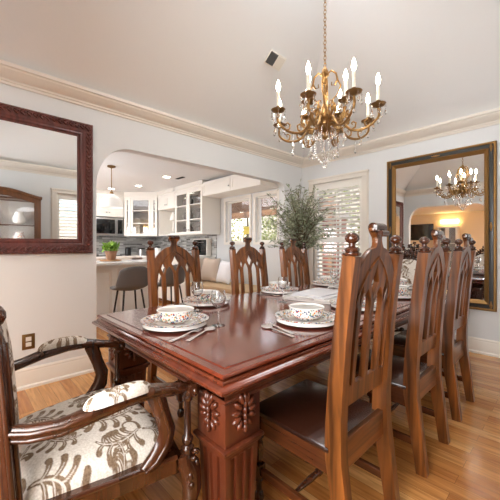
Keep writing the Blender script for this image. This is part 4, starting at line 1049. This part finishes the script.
# ------------------------------------------------------------------ chandelier
CX, CY = -1.364, 2.106
t = thing('chandelier', 'ornate brass candle chandelier hung with crystal drops over the table', 'chandelier', (CX, CY, 0), math.radians(0))
b = B(); z = 2.62; k = 0
while z < 3.97:
    a = (k % 2) * PI / 2; n = 10
    b.tube([(.011 * math.cos(2 * PI * i / n) * math.cos(a), .011 * math.cos(2 * PI * i / n) * math.sin(a), z + .019 * math.sin(2 * PI * i / n)) for i in range(n)], .0028, 5, closed=True, up=(math.sin(a), -math.cos(a), 0.01))
    z += .03; k += 1
b.obj('chain', 'brass', t, smooth=60)
b = B(); b.lathe([(.05, 3.979), (.05, 3.965), (.02, 3.95), (.004, 3.945)], seg=20); b.obj('ceiling_canopy', 'brass', t, smooth=50)
b = B(); b.lathe([(.003, 2.615), (.012, 2.60), (.02, 2.585), (.03, 2.56), (.034, 2.54), (.016, 2.525), (.01, 2.51), (.012, 2.48), (.008, 2.46), (.01, 2.40), (.018, 2.37), (.012, 2.35), (.016, 2.32), (.026, 2.29), (.032, 2.27), (.05, 2.24), (.058, 2.225), (.052, 2.205), (.036, 2.19), (.045, 2.17), (.07, 2.155), (.078, 2.14), (.066, 2.12), (.04, 2.10), (.024, 2.085), (.03, 2.07), (.022, 2.05), (.008, 2.035)], seg=28); b.obj('column', 'brass', t, smooth=50)
b = B()
for k in range(4):        # crown scrolls
    a = k * PI / 2 + .4; ca, sa = math.cos(a), math.sin(a)
    pp = [(.02, 2.55), (.05, 2.57), (.085, 2.54), (.095, 2.49), (.075, 2.45), (.05, 2.455), (.052, 2.48)]
    b.tube([(r_ * ca, r_ * sa, z_) for r_, z_ in pp], [.006, .007, .008, .008, .007, .006, .004], 8)
    pp = [(.095, 2.49), (.12, 2.44), (.10, 2.38), (.06, 2.34), (.03, 2.28)]
    b.tube([(r_ * ca, r_ * sa, z_) for r_, z_ in pp], [.006, .006, .007, .006, .005], 8)
b.obj('crown_scroll', 'brass', t, smooth=60)
def crystal(b, x, y, z, L=.05, w=.011, seg=6):
    b.lathe([(.0005, 0), (w * .35, -L * .1), (w * .55, -L * .3), (w, -L * .68), (w * .75, -L * .85), (.0005, -L)], (x, y, z), seg)
def arm_(a, R_, zc, dip, zroot, cr):
    ca, sa = math.cos(a), math.sin(a)
    P3 = lambda r_, z_: (r_ * ca, r_ * sa, z_)
    b = B()
    ctrl = [(.05, zroot), (.085, zroot + .05), (.12, zroot + .055), (.15, zroot + .01), (.2 * R_ / .39, zc - dip * .92), (.27 * R_ / .39, zc - dip), (.34 * R_ / .39, zc - dip * .85), (R_ * 1.01, zc - dip * .5), (R_, zc - .012)] if R_ > .3 else \
           [(.03, zroot), (.06, zroot - .03), (.11, zroot - .05), (.16, zroot - .02), (R_, zroot + .03), (R_, zc - .012)]
    V_ = [Vector(P3(*p)) for p in ctrl]; pts = []
    for i in range(len(V_) - 1):      # Catmull-Rom
        p0, p1, p2, p3 = V_[max(i - 1, 0)], V_[i], V_[i + 1], V_[min(i + 2, len(V_) - 1)]
        for q in range(5):
            s = q / 5; pts.append(.5 * ((2 * p1) + (p2 - p0) * s + (2 * p0 - 5 * p1 + 4 * p2 - p3) * s * s + (3 * p1 - p0 - 3 * p2 + p3) * s ** 3))
    pts.append(V_[-1]); n = len(pts)
    b.tube(pts, [.0105 - .002 * abs(2 * i / n - 1) for i in range(n)], 8)
    if R_ > .3:   # leaf scrolls on the arm
        for (rr_, zz_, s_) in ((.2, zc - dip * .62, 1), (.33, zc - dip * .62, -1)):
            b.tube([P3(rr_ + s_ * .0, zz_ - .045), P3(rr_ + s_ * .03, zz_ - .03), P3(rr_ + s_ * .035, zz_), P3(rr_ + s_ * .015, zz_ + .015), P3(rr_ + s_ * .002, zz_ + .004), P3(rr_ + s_ * .01, zz_ - .008)], [.006, .007, .007, .006, .005, .004], 8)
        b_ball(b, Matrix.Translation(P3(.27, zc - dip)) @ Matrix.Diagonal((1, 1, .8, 1)), .014)
    o = b.obj('arm', 'brass', t, smooth=60)
    e = B(); e.lathe([(.008, -.015), (.014, -.008), (.034, -.004), (.048, .003), (.055, .012), (.052, .012), (.034, .003), (.016, .003), (.018, .012), (.015, .02), (.018, .03), (.0155, .036)], P3(R_, zc), 20); e.obj('drip_cup', 'brassD', o, smooth=50)
    e = B(); e.lathe([(.0115, .0365), (.0115, .145), (.004, .15)], P3(R_, zc), 12); e.obj('candle_sleeve', 'wax', o, smooth=50)
    e = B(); e.lathe([(.005, .1505), (.012, .162), (.016, .18), (.013, .203), (.006, .225), (.001, .238)], P3(R_, zc), 12); e.obj('bulb', 'bulb', o, smooth=60)
    # crystals on the cup rim
    for k in range(cr):
        e = B(); th = 2 * PI * k / cr + a; x, y, z_ = P3(R_, zc); x += .05 * math.cos(th); y += .05 * math.sin(th)
        for q in range(3): e.lathe([(.0005, 0), (.006, -.005), (.0005, -.0105)], (x, y, z_ + .006 - q * .01), 6)
        crystal(e, x, y, z_ - .024, .05, .012); e.obj('crystal_drop', 'crystal', o, smooth=0)
    return pts
E2 = Vector((math.cos(math.radians(46.53)), math.sin(math.radians(46.53))))
a0 = math.radians(46.53)
for k in range(8): arm_(a0 + math.radians(15 + 45 * k), .39, 2.215, .15, 2.12, 5)
for k in range(4): arm_(a0 + math.radians(38 + 90 * k), .19, 2.27, .06, 2.2, 4)
for k in range(8):     # leafy scrolls rising between the arms
    a = a0 + math.radians(37 + 45 * k); ca, sa = math.cos(a), math.sin(a); b = B()
    pp = [(.05, 2.14), (.10, 2.11), (.155, 2.13), (.185, 2.18), (.175, 2.23), (.14, 2.245), (.122, 2.22), (.135, 2.2)]
    b.tube([(r_ * ca, r_ * sa, z_) for r_, z_ in pp], [.007, .009, .009, .008, .008, .007, .006, .005], 8)
    pp = [(.05, 2.2), (.085, 2.26), (.075, 2.32), (.05, 2.33), (.045, 2.31)]
    b.tube([(r_ * ca, r_ * sa, z_) for r_, z_ in pp], [.007, .007, .006, .005, .004], 8)
    for (r_, z_) in ((.10, 2.108), (.17, 2.16), (.08, 2.27)): b_ball(b, Matrix.Translation((r_ * ca, r_ * sa, z_)) @ Matrix.Rotation(a, 4, 'Z') @ Matrix.Diagonal((1.2, .5, 1.3, 1)), .014)
    b.obj('leaf_scroll', 'brass', t, smooth=60)
# hanging pendants: along the arms, from the body, and a ball at the bottom
spots = []
for k in range(8):
    a = a0 + math.radians(15 + 45 * k)
    for rr_, zz_ in ((.27, 2.05), (.39, 2.185), (.16, 2.08)): spots.append((rr_ * math.cos(a), rr_ * math.sin(a), zz_, .055 if rr_ > .2 else .045))
for k in range(12):
    a = a0 + k * PI / 6; spots.append((.07 * math.cos(a), .07 * math.sin(a), 2.125, .05)); 
    if k % 2 == 0: spots.append((.11 * math.cos(a + .2), .11 * math.sin(a + .2), 1.985 , .05))
for x, y, z_, L in spots:
    e = B(); n = 4 if L > .05 else 3
    for q in range(n): e.lathe([(.0005, 0), (.0055, -.006), (.0005, -.012)], (x, y, z_ - q * .012), 6)
    crystal(e, x, y, z_ - n * .012, L, .012); e.obj('crystal_pendant', 'crystal', t, smooth=0)
for k in range(6):      # bead strings swagged under the body
    a = a0 + k * PI / 3; e = B(); m = 14
    for q in range(m + 1):
        f = q / m; rr_ = .07 + .075 * math.sin(PI * f * .9) - .06 * f; z_ = 2.12 - .26 * f
        e.ball((rr_ * math.cos(a), rr_ * math.sin(a), z_), .0065, 6)
    e.obj('bead_string', 'crystal', t, smooth=0)
e = B(); e.ball((0, 0, 1.835), .022, 10); e.lathe([(.004, 2.04), (.004, 1.85)], seg=6); e.obj('crystal_ball', 'crystal', t, smooth=0)

# ------------------------------------------------------------------ seen in the mirrors: china cabinet, south room
t = thing('china_cabinet', 'wooden china cabinet with arched cornice and glass front, seen in the carved mirror', 'cabinet', (XR, .535, 0), PI / 2)
# local: x = along wall (world +y), y = world -x ; wall at y=0, front at y=.32
hwc, dp = .54, .32
lam = lambda x: 2.02 + .11 * (math.cos(PI * x / hwc) * .5 + .5) ** .8 
MC = lambda y: Matrix(((1, 0, 0, 0), (0, 0, 1, y), (0, 1, 0, 0), (0, 0, 0, 1)))
b = B(); b.box(-hwc, 0.002, 0, hwc, dp, .85, .004); b.box(-hwc, .002, .85, -hwc + .03, dp - .02, 2.02); b.box(hwc - .03, .002, .85, hwc, dp - .02, 2.02); b.box(-hwc + .03, .002, .85, hwc - .03, .02, 2.02); b.box(-hwc, .002, 1.99, hwc, dp - .02, 2.02)
b.obj('body', wood('cabinet_oak', (62, 36, 18), (118, 72, 38), 'Z', .35), t, smooth=0)
CO = bpy.data.materials['cabinet_oak']
xs = [-hwc + 2 * hwc * k / 24 for k in range(25)]
door_out = [(-hwc, .87), (hwc, .87)] + [(x, lam(x)) for x in reversed(xs)]
xi = [-hwc + .09 + (2 * hwc - .18) * k / 20 for k in range(21)]
slab('front_frame', [door_out, [(-hwc + .09, .95), (hwc - .09, .95)] + [(x, lam(x) - .09) for x in reversed(xi)]], .025, MC(dp - .03), CO, t, bev=.003)
b = B(); b.tube([(x * 1.03, dp - .01, lam(x) + .012) for x in xs], [(.03, .035)] * 25, 6); b.obj('cornice', CO, t, smooth=50)
b = B(); b.box(-hwc + .031, .021, .86, hwc - .031, .026, 1.98); b.obj('back_board', 'porc', t, smooth=0)
for z_ in (1.2, 1.55): b = B(); b.box(-hwc + .03, .02, z_, hwc - .03, dp - .06, z_ + .012); b.obj('shelf', 'pane' if False else CO, t, smooth=0)
slab('glass_pane', [[(-hwc + .09, .95), (hwc - .09, .95)] + [(x, lam(x) - .09) for x in reversed(xi)]], .004, MC(dp - .02), 'pane', t)
for s in (-.25, .25):
    for k, z_ in enumerate((.862, 1.213, 1.563)):
        c = prof_obj('pitcher', [(.05, 0), (.09, .04), (.1, .12), (.06, .19), (.065, .22), (.055, .22)], 'porc' if (k + (s > 0)) % 2 else 'paint'); c.location = (XR - .17, .535 + s, z_ + .001)
        tag(c, '%s pitcher on the %s shelf, %s half of the china cabinet' % ('white' if (k + (s > 0)) % 2 else 'patterned', ('lowest', 'middle', 'top')[k], 'right' if s > 0 else 'left'), 'pitcher', 'crockery in the china cabinet')
t = thing('television', 'black flat television on the beige wall of the room behind, seen in the tall mirror', 'television', (-4.35, SR[1] + .02, 1.75))
b = B(); b.box(-.5, -.018, -.32, .5, .03, .32, .006); b.obj('bezel', 'black', t); b = B(); b.box(-.485, .0305, -.305, .485, .033, .305); b.obj('screen', 'glassB', t, smooth=0)
t = thing('wall_lamp', 'warm glowing wall lamp above the white display cabinet, seen in the tall mirror', 'lamp', (-3.3, SR[1], 2.12))
b = B(); b.box(-.06, .001, -.05, .06, .03, .05, .005); b.obj('bracket', 'brassD', t); b = B(); b.box(-.3, .031, -.07, .3, .1, .07, .02); b.obj('lamp_shade', 'lampglow', t)
t = unit('display_cabinet', 'white glass-fronted display cabinet under the glowing wall lamp, seen in the tall mirror', (-2.98, SR[1] + .36, 0), PI, .64, .34, .05, 1.92, [(.5, True), (.5, True)], None, False, True)
